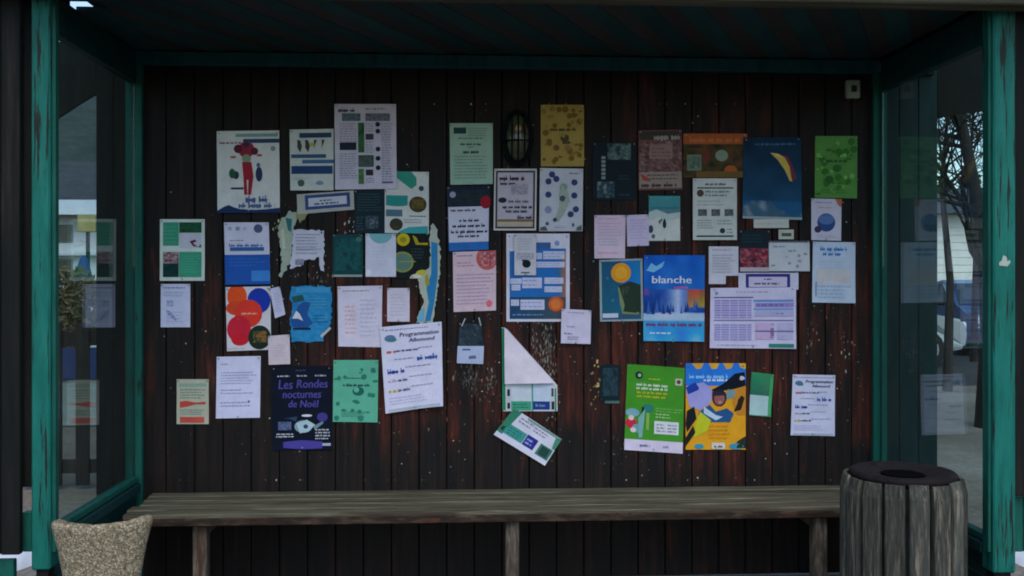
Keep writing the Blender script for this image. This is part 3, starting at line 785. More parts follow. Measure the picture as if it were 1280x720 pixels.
p.mott(.1, .66, .32, .76, [(46, 62, 104), (100, 116, 150), (40, 52, 90)], 6).L(.06, .79, .36, .85, 2, (196, 200, 210), .6, .2, True).L(.72, .74, .98, .88, 4, (190, 195, 205), .55, .3).G([(.18, .9), (.5, .88), (.84, .9), (.84, .98), (.5, .99), (.18, .97)], (72, 66, 150)).L(.3, .92, .7, .96, 1, (150, 146, 214)).R(.84, .92, .98, .95, (170, 176, 196)).done()
p = sheet('leaflet', 'mint green sheet patterned with dark icons, beside the dark purple poster', 'leaflet', ((417, 450), (473, 450), (472, 528), (416, 527)), 0, (92, 176, 146))
p.icons(26, (46, 122, 102), r=.07, avoid=(.25, .32, .75, .62)).L(.3, .27, .7, .31, 1, (40, 100, 86)).L(.2, .37, .85, .42, 1, (30, 84, 76), .8, .1, True).C(.56, .5, .13, (32, 96, 84), .07).C(.52, .48, .06, (92, 176, 146)).L(.2, .82, .85, .92, 3, (58, 136, 112)).done()
# --- upper left
p = sheet('notice', 'white notice with dark laurel shapes and blue bands, left of the newsletter', 'notice', ((362, 162), (417, 161), (417, 238), (363, 238)), 0, (196, 204, 198))
p.R(.22, .06, .95, .14, (44, 66, 96))
for u in (.22, .4, .6, .78): p.G([(u - .05, .17), (u + .02, .18), (u + .06 * (1 if u < .5 else -1), .28), (u + .02, .38), (u - .05, .3)], (66, 70, 54))
p.C(.5, .25, .06, (180, 170, 70), .03).R(.03, .41, .83, .47, (52, 88, 120)).R(.28, .5, 1, .56, (66, 104, 146)).R(.03, .6, .98, .73, (34, 66, 112)).L(.05, .78, .45, .84, 2, (150, 165, 150)).C(.25, .88, .08, (70, 96, 84)).C(.68, .88, .09, (120, 140, 168), .035).done()
p = sheet('newsletter', 'large white newsletter of dense columns and small photos, highest on the left', 'newsletter', ((418, 130), (495, 130), (496, 236), (419, 237)), 1, (200, 196, 212))
p.L(.06, .04, .36, .09, 1, (44, 66, 84), .9, .1).L(.5, .03, .92, .08, 1, (120, 120, 140)).mott(.12, .11, .42, .2, [(60, 84, 92), (110, 130, 138), (40, 70, 70)], 8).mott(.5, .11, .9, .2, [(50, 60, 78), (130, 130, 142), (70, 80, 96)], 9)
p.L(.08, .22, .38, .45, 8, (138, 140, 160), .5).R(.08, .45, .35, .54, (30, 42, 56)).L(.08, .57, .38, .88, 11, (134, 136, 158), .5).mott(.38, .22, .48, .57, [(44, 96, 60), (56, 110, 64), (30, 50, 44)], 4).mott(.5, .35, .63, .42, [(30, 36, 46), (70, 76, 86), (36, 42, 52)], 8).L(.5, .22, .64, .33, 4, (130, 134, 150)).L(.5, .43, .64, .58, 5, (150, 150, 170)).mott(.38, .6, .63, .74, [(34, 60, 50), (90, 110, 104), (40, 54, 54)], 8).mott(.38, .76, .47, .94, [(44, 96, 60), (90, 140, 80)], 4).mott(.5, .77, .62, .84, [(24, 28, 36), (60, 60, 70)], 7)
for v in (.24, .32, .53, .64, .75): p.C(.7, v, .04, (30, 38, 52))
p.L(.76, .22, .94, .9, 22, (136, 138, 162), .5).L(.5, .86, .64, .93, 3, (130, 110, 140)).R(.76, .91, .94, .935, (110, 104, 140)).done()
p = sheet('sign', 'tilted blue framed name strip below the newsletter', 'sign', ((371, 243), (442, 238), (443, 262), (372, 268)), 0, (172, 176, 168))
p.frame(.14, .08, .93, .82, .055, (58, 76, 128)).R(.2, .24, .87, .66, (196, 202, 214)).L(.4, .3, .66, .44, 1, (60, 66, 90), .8).L(.3, .46, .8, .6, 1, (56, 62, 86), .8).done()
p = sheet('leaflet', 'dark slate leaflet with lines of pale print below the newsletter', 'leaflet', (443, 238, 483, 291), 0, (20, 42, 50))
p.L(.1, .06, .9, .5, 7, (58, 88, 92), .4).mott(.35, .6, .75, .9, [(110, 130, 140), (30, 50, 60), (90, 112, 120)], 6).L(.06, .6, .3, .95, 5, (56, 84, 90)).done()
p = sheet('leaflet', 'white leaflet with teal blobs and two brown round photos beside the newsletter', 'leaflet', ((481, 214), (536, 215), (536, 292), (481, 291)), 0, (204, 208, 204))
TQ = (40, 142, 134)
p.G([(.1, 0), (.6, 0), (.72, .1), (.72, .22), (.6, .28), (.3, .12)], (50, 148, 128)).R(.03, .39, .52, .54, TQ).C(.27, .54, .25, TQ, .025).C(.75, .53, .2, (70, 62, 36), .13).mott(.62, .45, .88, .6, [(52, 46, 30), (120, 100, 40), (40, 50, 36)], 5).C(.83, .27, .06, (50, 74, 90)).R(.03, .62, .4, .73, (76, 116, 130)).C(.26, .86, .15, (58, 56, 40), .1).mott(.18, .8, .34, .92, [(100, 90, 60), (40, 42, 36), (70, 80, 60)], 5).G([(.3, .98), (.55, .9), (.98, .88), (.98, 1), (.3, 1)], (56, 158, 160)).L(.56, .7, .95, .74, 1, (60, 70, 80)).L(.44, .76, .95, .84, 2, (150, 160, 160)).done()
q = (347, 262, 374, 348)
p = sheet('torn_poster', 'ragged pale green remnant of a torn poster left of the half torn white sheet', 'torn paper', q, 0, (162, 176, 158), outline=uvpx(q, ragged([(347, 285), (351, 276), (362, 263), (372, 268), (367, 283), (366, 300), (362, 328), (352, 347), (348, 345), (353, 328), (349, 302)], 1.2, 3)))
p.G(uvpx(q, [(357, 272), (365, 274), (364, 290), (360, 288)]), (40, 110, 116)).G(uvpx(q, [(351, 288), (355, 286), (357, 310), (353, 312)]), (190, 196, 170)).done()
q = (366, 286, 406, 340)
p = sheet('torn_sheet', 'white typed sheet with its lower half torn away', 'torn paper', q, 1, (196, 198, 214), outline=uvpx(q, ragged([(367, 287), (405, 288), (405, 339), (401, 338), (399, 321), (390, 325), (381, 325), (376, 333), (362, 336), (365, 310)], .9, 8)))
p.L(.1, .1, .9, .6, 7, (158, 160, 184), .4).R(.1, .46, .9, .475, (150, 152, 178)).C(.9, .09, .03, (60, 64, 80)).mott(.08, .7, .34, .84, [(196, 198, 214), (110, 112, 130), (196, 198, 214)], 5, 7, 6).done()
q = (371, 258, 386, 280)
p = sheet('paper_scrap', 'little torn yellowish corner of paper under the blue framed strip', 'torn paper', q, 0, (150, 146, 104), outline=uvpx(q, ragged([(372, 260), (379, 262), (386, 264), (381, 274), (375, 279), (371, 272)], .8, 5, 3))); p.done()
p = sheet('leaflet', 'dark sea green leaflet of curling pale lines beside the torn white sheet', 'leaflet', (416, 293, 454, 346), 0, (14, 66, 70))
p.R(.03, .95, .97, 1, (150, 168, 160)).mott(.08, .1, .92, .85, [(12, 58, 62), (24, 92, 90), (14, 62, 66)], 5, 16, 20).C(.86, .12, .1, (70, 110, 96), .06).done()
p = sheet('leaflet', 'clean white sheet topped by a teal rounded shape, between two dark leaflets', 'leaflet', (457, 292, 495, 346), 1, (206, 210, 226))
p.C(.5, .0, .38, (120, 176, 184), .23).L(.2, .3, .8, .75, 6, (190, 198, 220), .3).C(.1, .9, .09, (226, 226, 232), .08).done()
p = sheet('leaflet', 'black leaflet with yellow and sage green discs', 'leaflet', (495, 291, 536, 348), 0, (14, 28, 30))
p.C(.22, .15, .2, (196, 178, 30), .14).C(.22, .15, .1, (150, 140, 30), .06).C(.2, .64, .34, (136, 146, 72), .23).C(.2, .64, .28, (92, 128, 116), .19).G([(.5, .05), (.62, .1), (.7, .22), (.98, .22), (.96, .27), (.6, .26)], (176, 160, 24)).L(.46, .32, .9, .58, 4, (50, 72, 80)).C(.8, .9, .2, (190, 186, 60), .09).C(.62, 1, .2, (214, 210, 190), .1).R(.1, .62, .6, .64, (150, 160, 90)).done()
q = (519, 278, 552, 406)
p = sheet('torn_poster', 'long torn blue strip of an old poster with ragged white edges', 'torn paper', q, 1, (176, 186, 170), outline=uvpx(q, ragged([(537, 290), (541, 279), (547, 287), (551, 320), (549, 345), (546, 375), (541, 404), (520, 404), (524, 390), (530, 378), (525, 362), (522, 349), (530, 343), (537, 331), (538, 310)], 1.1, 12)))
p.G(uvpx(q, [(539, 302), (547, 304), (547, 345), (543, 378), (538, 401), (531, 402), (536, 378), (533, 360), (539, 342)]), (42, 128, 180)).G(uvpx(q, [(531, 345), (535, 342), (537, 356), (532, 357)]), (170, 160, 40)).G(uvpx(q, [(521, 402), (526, 388), (531, 384), (530, 402)]), (108, 176, 204)).done()
p = sheet('timetable', 'white sheet of faint red and grey columns above the mint green sheet', 'notice', ((422, 358), (478, 357), (477, 434), (423, 433)), 0, (212, 208, 226))
p.L(.1, .05, .75, .1, 1, (130, 160, 140)).L(.16, .3, .42, .8, 7, (226, 170, 176), .5).L(.5, .2, .9, .85, 9, (190, 190, 214), .4).done()
p = sheet('note', 'small plain white note right of the sheet of faint columns', 'note', (484, 360, 512, 402), 0, (212, 206, 220))
p.L(.15, .15, .85, .85, 7, (192, 188, 214), .4).done()
p = sheet('poster', 'large torn sky blue poster with a small white peak', 'poster', (362, 357, 415, 428), 0, (38, 134, 186), outline=uvpx((362, 357, 415, 428), ragged([(364, 358), (414, 358), (414, 404), (408, 411), (399, 420), (393, 427), (364, 427), (364, 412), (362, 398), (367, 380), (362, 372)], 1.0, 21)))
p.mott(.06, .03, .97, .62, [(30, 118, 172), (46, 140, 192), (36, 130, 182), (62, 152, 200)], 4, 16, 16).mott(.1, .62, .8, .98, [(30, 118, 172), (52, 146, 196), (34, 126, 178)], 5, 12, 10).R(.15, .03, .95, .12, (64, 152, 198)).L(.45, .2, .95, .42, 4, (96, 176, 214), .4).G([(.02, .6), (.22, .34), (.34, .28), (.5, .3), (.42, .5), (.55, .66), (.4, .76), (.05, .72)], (34, 84, 150)).G([(.06, .58), (.16, .44), (.24, .5), (.32, .62), (.2, .58)], (214, 218, 222)).G([(.04, .2), (.3, .16), (.36, .26), (.1, .3)], (36, 84, 80)).R(.08, .74, .5, .78, (16, 40, 66)).L(.55, .5, .9, .66, 3, (24, 110, 166), .5).G([(.72, .88), (.95, .72), (.98, .76), (.76, .92)], (176, 190, 190)).done()
def bigcurl(u, v):
    d = max(0, u + v * 1.05 - 1.5); return .16 * d * d + .008 * math.sin(v * 3.1) * u
p = sheet('programme', 'big tilted white programme with handwritten title and curling lower corner', 'notice', ((475, 409), (552, 402), (554, 506), (482, 517)), 2, (214, 214, 236), .004, curlfn=bigcurl, n=16)
def programme(p, c=1):
    N = (40, 46, 84)
    p.L(.08, .03, .95, .06, 1, (110, 110, 140)).C(.15, .14, .09, (90, 120, 160), .04).C(.18, .16, .08, (70, 120, 130), .025).T('Programmation', .3, .135, .05, N, .64, .1, .006).T('Allemond', .45, .205, .045, N, .42, .1, .006)
    p.L(.08, .265, .24, .31, 1, (190, 100, 90), .9, 0).L(.24, .27, .62, .31, 1, (70, 84, 120), .7, 0).L(.6, .26, .9, .3, 1, (150, 150, 180)).L(.58, .36, .95, .42, 1, (44, 84, 160), .95, 0).L(.2, .37, .55, .41, 1, (150, 152, 184))
    p.L(.08, .49, .36, .545, 1, (36, 70, 150), .95, 0).L(.38, .47, .9, .51, 1, (150, 152, 184)).L(.08, .61, .25, .65, 1, (190, 160, 180), .8, 0).L(.25, .61, .42, .65, 1, (64, 76, 120), .8, 0).L(.44, .59, .9, .62, 1, (160, 162, 190)).L(.08, .725, .26, .765, 1, (196, 170, 60), .9, 0).L(.25, .725, .46, .765, 1, (90, 104, 120), .8, 0).L(.46, .7, .9, .74, 1, (164, 166, 194)).L(.08, .82, .8, .92, 3, (180, 182, 210), .4)
    p.R(.06, .96, .95, .985, (176, 188, 196)); return p
programme(p).done()

# --- centre
p = sheet('notice', 'pale green official notice with a small dark crest, left of the lantern', 'notice', ((562, 154), (616, 154), (616, 230), (563, 231)), 0, (152, 186, 166))
GD = (74, 106, 96)
p.R(.09, .07, .38, .17, (34, 66, 66)).L(.44, .07, .9, .22, 4, (100, 132, 118), .4).L(.2, .22, .8, .27, 1, GD).L(.24, .31, .74, .36, 1, (56, 84, 80), .8, 0).L(.42, .37, .56, .41, 1, GD).L(.3, .43, .68, .49, 1, (56, 84, 80), .8, 0).L(.1, .52, .9, .92, 8, (104, 138, 122), .4, .15).done()
p = sheet('leaflet', 'mustard yellow sheet with scattered dark icons, right of the lantern', 'leaflet', (676, 131, 730, 208), 0, (164, 142, 72))
p.icons(30, (118, 92, 34), r=.075, avoid=(.2, .35, .8, .65)).icons(12, (142, 120, 52), r=.06).L(.22, .36, .82, .42, 1, (70, 62, 40), .85, .05).C(.55, .54, .1, (78, 70, 44), .06).C(.52, .5, .05, (150, 128, 60)).L(.5, .58, .72, .63, 1, (60, 56, 40), .9, 0).C(.36, .7, .07, (120, 80, 50)).C(.62, .7, .07, (150, 110, 70)).done()
p = sheet('poster', 'handwritten sheet in a grey border with a sandy band at its foot', 'poster', ((618, 211), (671, 211), (670, 288), (617, 288)), 1, (188, 182, 194))
p.frame(.0, .0, 1, 1, .035, (206, 206, 200)).frame(.035, .03, .965, .97, .045, (66, 66, 70)).R(.09, .82, .92, .86, (120, 104, 78)).R(.09, .86, .92, .93, (184, 168, 146))
p.L(.12, .1, .72, .18, 1, (54, 40, 56), .9, .05).L(.14, .2, .5, .26, 1, (60, 46, 60), .85, 0).mott(.4, .25, .8, .42, [(188, 182, 194), (140, 136, 148), (188, 182, 194), (110, 106, 120)], 6).C(.2, .51, .1, (34, 44, 60), .045).L(.34, .48, .88, .56, 1, (110, 104, 120), .7).L(.2, .58, .9, .64, 1, (58, 54, 76), .85, 0).L(.28, .65, .8, .71, 1, (66, 62, 84), .85, 0).L(.55, .75, .92, .81, 1, (64, 58, 76), .85, 0).done()
p = sheet('poster', 'white sheet dotted with navy icons around a grey green map', 'poster', ((675, 210), (729, 211), (728, 289), (674, 289)), 1, (192, 196, 206))
p.G([(.52, .22), (.66, .38), (.7, .52), (.56, .74), (.44, .86), (.36, .8), (.46, .6), (.44, .4)], (158, 172, 160)).C(.55, .3, .09, (128, 150, 134), .06).C(.53, .48, .07, (70, 84, 96))
for u, v in ((.28, .1), (.2, .21), (.38, .17), (.8, .22), (.2, .42), (.8, .43), (.84, .65), (.72, .73)): p.C(u, v, .075, (52, 66, 112), n=9)
p.L(.68, .05, .95, .1, 1, (120, 120, 140)).C(.2, .66, .08, (140, 146, 176), .06).C(.36, .82, .05, (60, 76, 92)).C(.18, .88, .04, (90, 90, 120), .03).C(.78, .9, .03, (80, 84, 110), .03).G([(.02, .94), (.14, .92), (.2, .99), (.02, .99)], (84, 100, 92)).G([(.86, .94), (.98, .9), (.98, .99), (.86, .99)], (84, 100, 92)).L(.36, .92, .64, .95, 1, (150, 130, 160)).done()
p = sheet('poster', 'poster with night blue top, red ball and bold print above a blue foot', 'poster', ((558, 233), (613, 232), (612, 312), (560, 314)), 1, (20, 34, 56))
p.mott(.02, .06, .98, .3, [(16, 26, 44), (36, 52, 58), (20, 34, 46)], 6, 14, 8).C(.14, .13, .07, (150, 160, 180)).R(.03, .32, .97, .88, (200, 202, 220)).R(.03, .87, .97, 1, (40, 106, 180)).C(.9, .26, .13, (150, 24, 44), .1)
p.L(.08, .34, .66, .39, 1, (96, 80, 96), .85, 0).L(.28, .5, .74, .55, 1, (36, 38, 66), .9, 0, True).L(.12, .58, .88, .635, 1, (30, 32, 60), .9, 0, True).L(.08, .67, .94, .725, 1, (30, 32, 60), .9, 0, True).L(.24, .745, .76, .79, 1, (36, 38, 66), .9, 0, True).done()
p = sheet('notice', 'pale pink sheet with a red round picture in its upper corner', 'notice', ((566, 315), (620, 313), (620, 388), (567, 390)), 0, (216, 190, 200))
p.C(.8, .12, .26, (196, 92, 92), .2).mott(.62, .02, .98, .26, [(190, 90, 92), (150, 70, 78), (210, 140, 140), (190, 180, 186)], 6).L(.08, .05, .5, .09, 1, (120, 90, 140)).L(.1, .16, .5, .26, 2, (200, 140, 160)).L(.08, .36, .95, .9, 9, (176, 150, 190), .4).C(.84, .88, .07, (226, 110, 120), .06).done()
p = sheet('poster', 'large white framed blue poster with white boxes and an orange badge', 'poster', (633, 292, 712, 402), 0, (212, 212, 226))
BL = (36, 110, 182)
p.R(.05, .17, .94, .97, BL).pic(.05, .72, .94, .97, 8, 4, lambda x, y: (32 + 50 * x * x, 74 + 6 * x, 116 - 30 * x)).pic(.82, .2, .94, .72, 4, 6, lambda x, y: (60 + 110 * x, 110, 150 - 60 * x)).R(.05, .17, .44, .2, (212, 212, 226)).R(.44, .1, .7, .17, (60, 96, 150)).C(.8, .11, .04, (130, 150, 190), .03)
for a in ((.44, .22, .56, .29), (.58, .2, .92, .29), (.44, .32, .92, .385), (.06, .51, .24, .57), (.25, .5, .56, .62), (.6, .5, .9, .57), (.08, .58, .22, .645), (.6, .6, .88, .665), (.07, .75, .2, .82), (.22, .75, .6, .865)):
    p.R(*a, (196, 202, 228)); p.L(a[0] + .01, a[1] + .01, a[2] - .01, a[3] - .01, 2, (146, 152, 198), .4)
p.C(.78, .8, .12, (200, 92, 34), .085).C(.78, .8, .08, (214, 120, 60), .06).L(.1, .9, .7, .94, 1, (120, 150, 190)).done()
p = sheet('leaflet', 'narrow white leaflet with a black silhouette, pinned over the framed blue poster', 'leaflet', (643, 293, 670, 344), 2, (198, 198, 206), .006)
p.C(.56, .72, .2, (20, 24, 34), .1).C(.42, .62, .08, (30, 34, 44), .05).L(.15, .08, .85, .4, 5, (168, 170, 184), .4).mott(.1, .45, .9, .62, [(198, 198, 206), (150, 152, 164), (198, 198, 206)], 6).R(.3, .92, .7, .95, (90, 94, 104)).done()
p = sheet('note', 'small white note with dark scribble at the lower corner of the framed blue poster', 'note', ((702, 386), (739, 388), (738, 430), (701, 429)), 3, (208, 202, 224))
p.L(.2, .06, .9, .12, 1, (140, 136, 170)).L(.2, .45, .5, .56, 1, (150, 146, 178)).L(.1, .66, .4, .76, 1, (90, 88, 120)).L(.22, .78, .6, .9, 2, (80, 78, 110)).done()
# clear pocket hung on a string
p = sheet('card_pocket', 'clear plastic pocket with a pale card hanging on a string', 'pocket', ((574, 404), (602, 404), (605, 433), (572, 433)), 1, (30, 44, 54), .002)
p.mott(.05, .05, .95, .95, [(22, 34, 44), (60, 76, 86), (26, 40, 50), (88, 104, 112)], 6, 10, 10); p.done(); PK = p
def onsheet(p, name, px, layer_off, col, lines=None):
    V = [at(x, y, -layer_off) for x, y in px]
    return p.mk(name, [tuple(v - p.c) for v in V], [tuple(range(len(V)))], [col], p.root)
onsheet(PK, 'card', [(572, 432.5), (605, 432.5), (604, 455), (571, 454)], .0145, (176, 190, 218))
onsheet(PK, 'lettering', [(578, 436), (588, 436), (588, 438), (578, 438)], .0152, (80, 90, 130))
onsheet(PK, 'lettering', [(586, 445), (594, 444), (596, 448), (586, 449)], .0152, (100, 110, 150))
for a, b in (((577, 408), (581.5, 398)), ((601, 407), (598.5, 397))):
    A, B = at(*a, -.015) - PK.c, at(*b, -.012) - PK.c
    bm = bmesh.new(); tube(bm, [A, (A + B) / 2, B], .0028, 5); o = fin(bm, 'string', M_SNOW, PK.root)
# half fallen green bordered poster with its folded flap
p = sheet('poster', 'green edged poster whose blank upper half has flopped forward in a white triangle', 'poster', ((627, 408), (696, 412), (697, 514), (628, 514)), 0, (200, 206, 214), outline=uvpx((627, 408, 697, 514), [(627, 409), (634, 411), (697, 480), (697, 514), (628, 514)]))
p.R(.0, .02, .06, .99, (40, 128, 92)).R(.08, .7, .16, 1, (186, 192, 198)).R(.09, .74, .14, .82, (40, 46, 52)).R(.09, .9, .14, .97, (40, 46, 52)).R(.17, .66, .54, .88, (196, 208, 218)).R(.56, .66, .86, .88, (188, 204, 222)).R(.53, .66, .56, 1, (70, 160, 140)).R(.16, .88, .52, .99, (64, 158, 124)).R(.55, .88, .86, .98, (26, 62, 130)).L(.6, .9, .82, .96, 1, (150, 170, 214)).L(.2, .9, .5, .97, 2, (40, 116, 96)).R(.89, .72, .93, .82, (60, 80, 84)).R(.89, .88, .94, .98, (40, 46, 52)).R(.95, .72, .98, 1, (70, 140, 108)).done()
bm = bmesh.new()
fl = [at(630.5, 409, -.014), at(662, 444, -.024), at(694, 479, -.018), at(662, 479.5, -.036), at(631, 480, -.022), at(630.5, 445, -.026)]
ce = at(645, 460, -.034)
vs = [bm.verts.new(v - p.c) for v in fl]; vc = bm.verts.new(ce - p.c)
for i in range(6): bm.faces.new((vs[i], vs[(i + 1) % 6], vc))
bmesh.ops.subdivide_edges(bm, edges=bm.edges[:], cuts=2, use_grid_fill=True)
me = bpy.data.meshes.new('folded_flap'); bm.to_mesh(me); bm.free()
ca = me.color_attributes.new('ink', 'FLOAT_COLOR', 'CORNER'); ca.data.foreach_set('color', (list(lin((222, 214, 226))) + [1.0]) * len(me.loops))
for f in me.polygons: f.use_smooth = True
link('folded_flap', me, M_PAPER, p.root)
p = sheet('torn_poster', 'fallen tilted poster piece with green corners and white strip above the bench', 'poster', ((642, 511), (664, 512), (700, 549), (618, 543)), 1, (204, 208, 224), .006, outline=None) if False else \
    sheet('torn_poster', 'fallen tilted poster piece with green corners and white strip above the bench', 'poster', ((643, 510), (702, 549), (681, 582), (617, 543)), 1, (208, 210, 226), .005)
p.G([(0, 0), (.16, 0), (.1, .86), (-.0, .84)], (50, 128, 100)).R(.02, .15, .08, .75, (40, 60, 60)).R(.1, .46, .46, .8, (62, 150, 138)).L(.14, .5, .44, .76, 3, (30, 104, 110), .6).R(.47, .44, .68, .8, (40, 52, 136)).L(.5, .5, .65, .74, 2, (150, 160, 214), .6).R(.74, .46, .98, .84, (58, 120, 98)).R(.78, .5, .94, .8, (36, 70, 66)).L(.2, .08, .5, .3, 2, (120, 130, 140)).L(.5, .1, .8, .3, 2, (140, 120, 150)).G([(.9, .05), (1, .0), (1, .42), (.94, .42)], (70, 140, 110)).G([(.3, .02), (.95, .0), (.97, .06), (.32, .08)], (110, 150, 140)).done()

# --- right
p = sheet('poster', 'black poster with white upright lettering and pale teal pictures', 'poster', (741, 178, 795, 250), 0, (14, 32, 40))
p.mott(.34, .02, .88, .3, [(20, 44, 52), (110, 132, 130), (60, 86, 88), (24, 48, 54)], 5).mott(.1, .68, .5, .96, [(70, 100, 106), (26, 50, 60), (130, 150, 150)], 5).L(.6, .55, .92, .66, 2, (40, 62, 70)).L(.6, .88, .92, .94, 1, (50, 72, 80))
for i in range(6): p.R(.2, .24 + i * .07, .29, .24 + i * .07 + .05, (130, 146, 148), 'lettering')
p.done()
p = sheet('poster', 'dusky red poster with rows of dark figures under a pale title', 'poster', ((798, 163), (852, 162), (853, 237), (798, 238)), 0, (112, 72, 70))
p.R(.02, .02, .98, .16, (64, 58, 54)).L(.36, .05, .96, .15, 1, (150, 150, 140), .95, 0).R(.25, .22, .78, .52, (150, 118, 112)).mott(.02, .18, .98, .7, [(60, 40, 42), (140, 106, 100), (84, 52, 52), (160, 140, 132)], 9, 18, 16).R(.25, .24, .78, .48, (146, 116, 110)).L(.3, .28, .74, .46, 3, (120, 84, 84)).R(.02, .7, .98, .97, (150, 134, 124)).L(.2, .72, .95, .84, 2, (84, 64, 64)).L(.06, .86, .9, .95, 1, (70, 60, 58), .8).G([(.04, .72), (.2, .78), (.28, .86), (.1, .84)], (160, 70, 60)).done()
p = sheet('poster', 'dark autumn poster with an orange top band beside the blue paragliding poster', 'poster', (854, 167, 934, 222), 0, (36, 40, 36))
p.R(.0, .0, 1, .24, (168, 88, 44)).L(.1, .04, .9, .2, 1, (190, 110, 60), .8).mott(.0, .24, 1, 1, [(22, 34, 32), (60, 56, 30), (100, 66, 34), (24, 40, 34)], 5, 20, 14).C(.6, .5, .1, (130, 150, 130), .13).C(.36, .5, .06, (110, 50, 40), .14).C(.74, .84, .1, (170, 92, 40), .12).R(.06, .48, .28, .84, (110, 128, 108)).mott(.08, .52, .26, .8, [(60, 84, 70), (120, 140, 118)], 6, 8, 8).R(.2, .86, 1, 1, (112, 88, 44)).done()
p = sheet('poster', 'tall deep blue poster of a yellow paraglider wing above pale peaks', 'poster', ((929, 172), (1001, 171), (1002, 275), (928, 273)), 1, (20, 62, 100))
def sky_fn(x, y):
    n = noise.noise((x * 3, y * 5, 2))
    if y < .78: return (14 + 10 * y + 8 * n, 44 + 34 * y + 12 * n, 68 + 44 * y + 14 * n)
    m = .86 - .1 * math.sin(x * 5.5) + .05 * noise.noise((x * 9, 3, 1))
    k = max(0, noise.noise((x * 7, y * 9, 5)))
    return (60 + 130 * k, 96 + 90 * k, 118 + 70 * k) if y > m else (30, 88, 130)
p.pic(0, 0, 1, 1, 26, 34, sky_fn)
p.G([(.47, .19), (.6, .2), (.72, .25), (.8, .36), (.84, .54), (.8, .53), (.72, .4), (.6, .28)], (206, 178, 84)).G([(.6, .2), (.78, .24), (.93, .5), (.84, .54), (.8, .36), (.72, .25)], (120, 50, 62)).G([(.47, .19), (.62, .215), (.72, .27), (.62, .24)], (222, 206, 130)).L(.2, .06, .9, .1, 1, (60, 110, 150), .7, 0).R(.0, .97, 1, 1, (150, 168, 170)).done()
p = sheet('notice', 'white notice with three small photos below the orange banded poster', 'notice', (866, 223, 921, 300), 1, (200, 206, 200))
p.L(.28, .06, .76, .11, 1, (90, 100, 104), .8, 0, True).R(.1, .145, .92, .165, (50, 62, 70)).C(.17, .24, .08, (84, 66, 60)).L(.28, .18, .88, .3, 2, (120, 136, 136), .6).L(.1, .34, .9, .46, 2, (176, 176, 168), .4, .4)
for u in (.12, .42, .72): p.mott(u, .5, u + .2, .61, [(30, 38, 44), (120, 128, 128), (46, 54, 60)], 6, 8, 6)
p.L(.1, .66, .5, .82, 4, (140, 150, 146)).L(.56, .66, .9, .76, 2, (140, 150, 146)).C(.67, .85, .06, (40, 56, 76)).L(.78, .8, .92, .9, 2, (120, 130, 136)).R(.08, .925, .92, .95, (50, 60, 66)).done()
p = sheet('leaflet', 'bright green sheet of darker green icons at the upper right of the wall', 'leaflet', ((1019, 170), (1072, 170), (1071, 248), (1018, 247)), 0, (88, 142, 66))
p.icons(34, (56, 112, 42), r=.08, avoid=(.3, .35, .7, .6)).icons(14, (116, 178, 84), r=.06).L(.25, .36, .75, .42, 1, (40, 92, 40), .85, 0).C(.52, .52, .1, (48, 104, 44), .06).C(.34, .7, .1, (46, 96, 40), .06).C(.66, .72, .08, (70, 124, 50), .05).L(.15, .85, .85, .93, 2, (70, 134, 50)).done()
p = sheet('leaflet', 'small snowy leaflet with a dark walker below a teal sky', 'leaflet', (811, 245, 850, 301), 0, (206, 212, 206))
p.pic(0, 0, 1, .4, 10, 8, lambda x, y: (70 + 70 * max(0, y - .5) + 20 * noise.noise((x * 4, y * 6, 3)), 150 - 20 * y, 152 - 10 * y)).G([(.0, .36), (.25, .3), (.6, .4), (1, .36), (1, .5), (.7, .54), (.3, .46), (.1, .55), (0, .52)], (186, 204, 200)).C(.5, .63, .06, (36, 48, 66), .09).C(.5, .54, .035, (30, 40, 56), .03).G([(.3, .56), (.42, .5), (.44, .53), (.34, .64)], (90, 112, 120)).C(.06, .74, .08, (60, 70, 96), .09).C(.14, .9, .06, (90, 100, 120), .05).R(.05, .25, .95, .29, (40, 128, 134)).done()
p = sheet('note', 'pink tinted sheet of faint lines, left of a smaller lilac note', 'note', ((743, 269), (782, 269), (781, 323), (743, 323)), 0, (218, 196, 214))
p.L(.12, .06, .9, .1, 1, (224, 130, 160)).L(.12, .16, .9, .5, 5, (190, 168, 200), .4).L(.12, .52, .9, .72, 3, (150, 180, 196), .4).L(.1, .84, .8, .9, 1, (232, 140, 170)).done()
p = sheet('note', 'small lilac note beside the pink tinted sheet', 'note', ((783, 269), (811, 268), (811, 307), (784, 308)), 0, (206, 194, 222))
p.L(.15, .12, .9, .8, 7, (180, 168, 206), .4).done()
p = sheet('poster', 'poster of an orange sun over a rocky coast in a pale border', 'poster', ((749, 325), (803, 323), (804, 401), (750, 402)), 0, (150, 168, 170))
p.R(.05, .03, .95, .97, (26, 92, 128)).pic(.4, .03, .95, .42, 8, 8, lambda x, y: (24, 96 + 30 * x, 176 + 20 * y)).pic(.05, .03, .5, .9, 6, 12, lambda x, y: (26, 84 + 14 * y, 116 + 10 * y)).C(.5, .22, .23, (222, 150, 34), .16).C(.5, .22, .14, (232, 168, 50), .1).G([(.42, .44), (.5, .62), (.5, .84), (.95, .88), (.95, .42), (.7, .36), (.55, .4)], (36, 56, 42)).mott(.52, .44, .94, .84, [(26, 44, 36), (70, 90, 58), (34, 40, 50), (90, 84, 96)], 6).C(.82, .6, .1, (76, 72, 92), .07).G([(.42, .44), (.46, .46), (.54, .66), (.6, .82), (.9, .86), (.9, .9), (.52, .88), (.46, .7)], (120, 138, 96)).R(.06, .87, .42, .94, (196, 204, 220)).R(.44, .89, .9, .94, (60, 84, 110)).C(.18, .3, .03, (50, 120, 150)).C(.3, .66, .03, (60, 130, 156)).done()
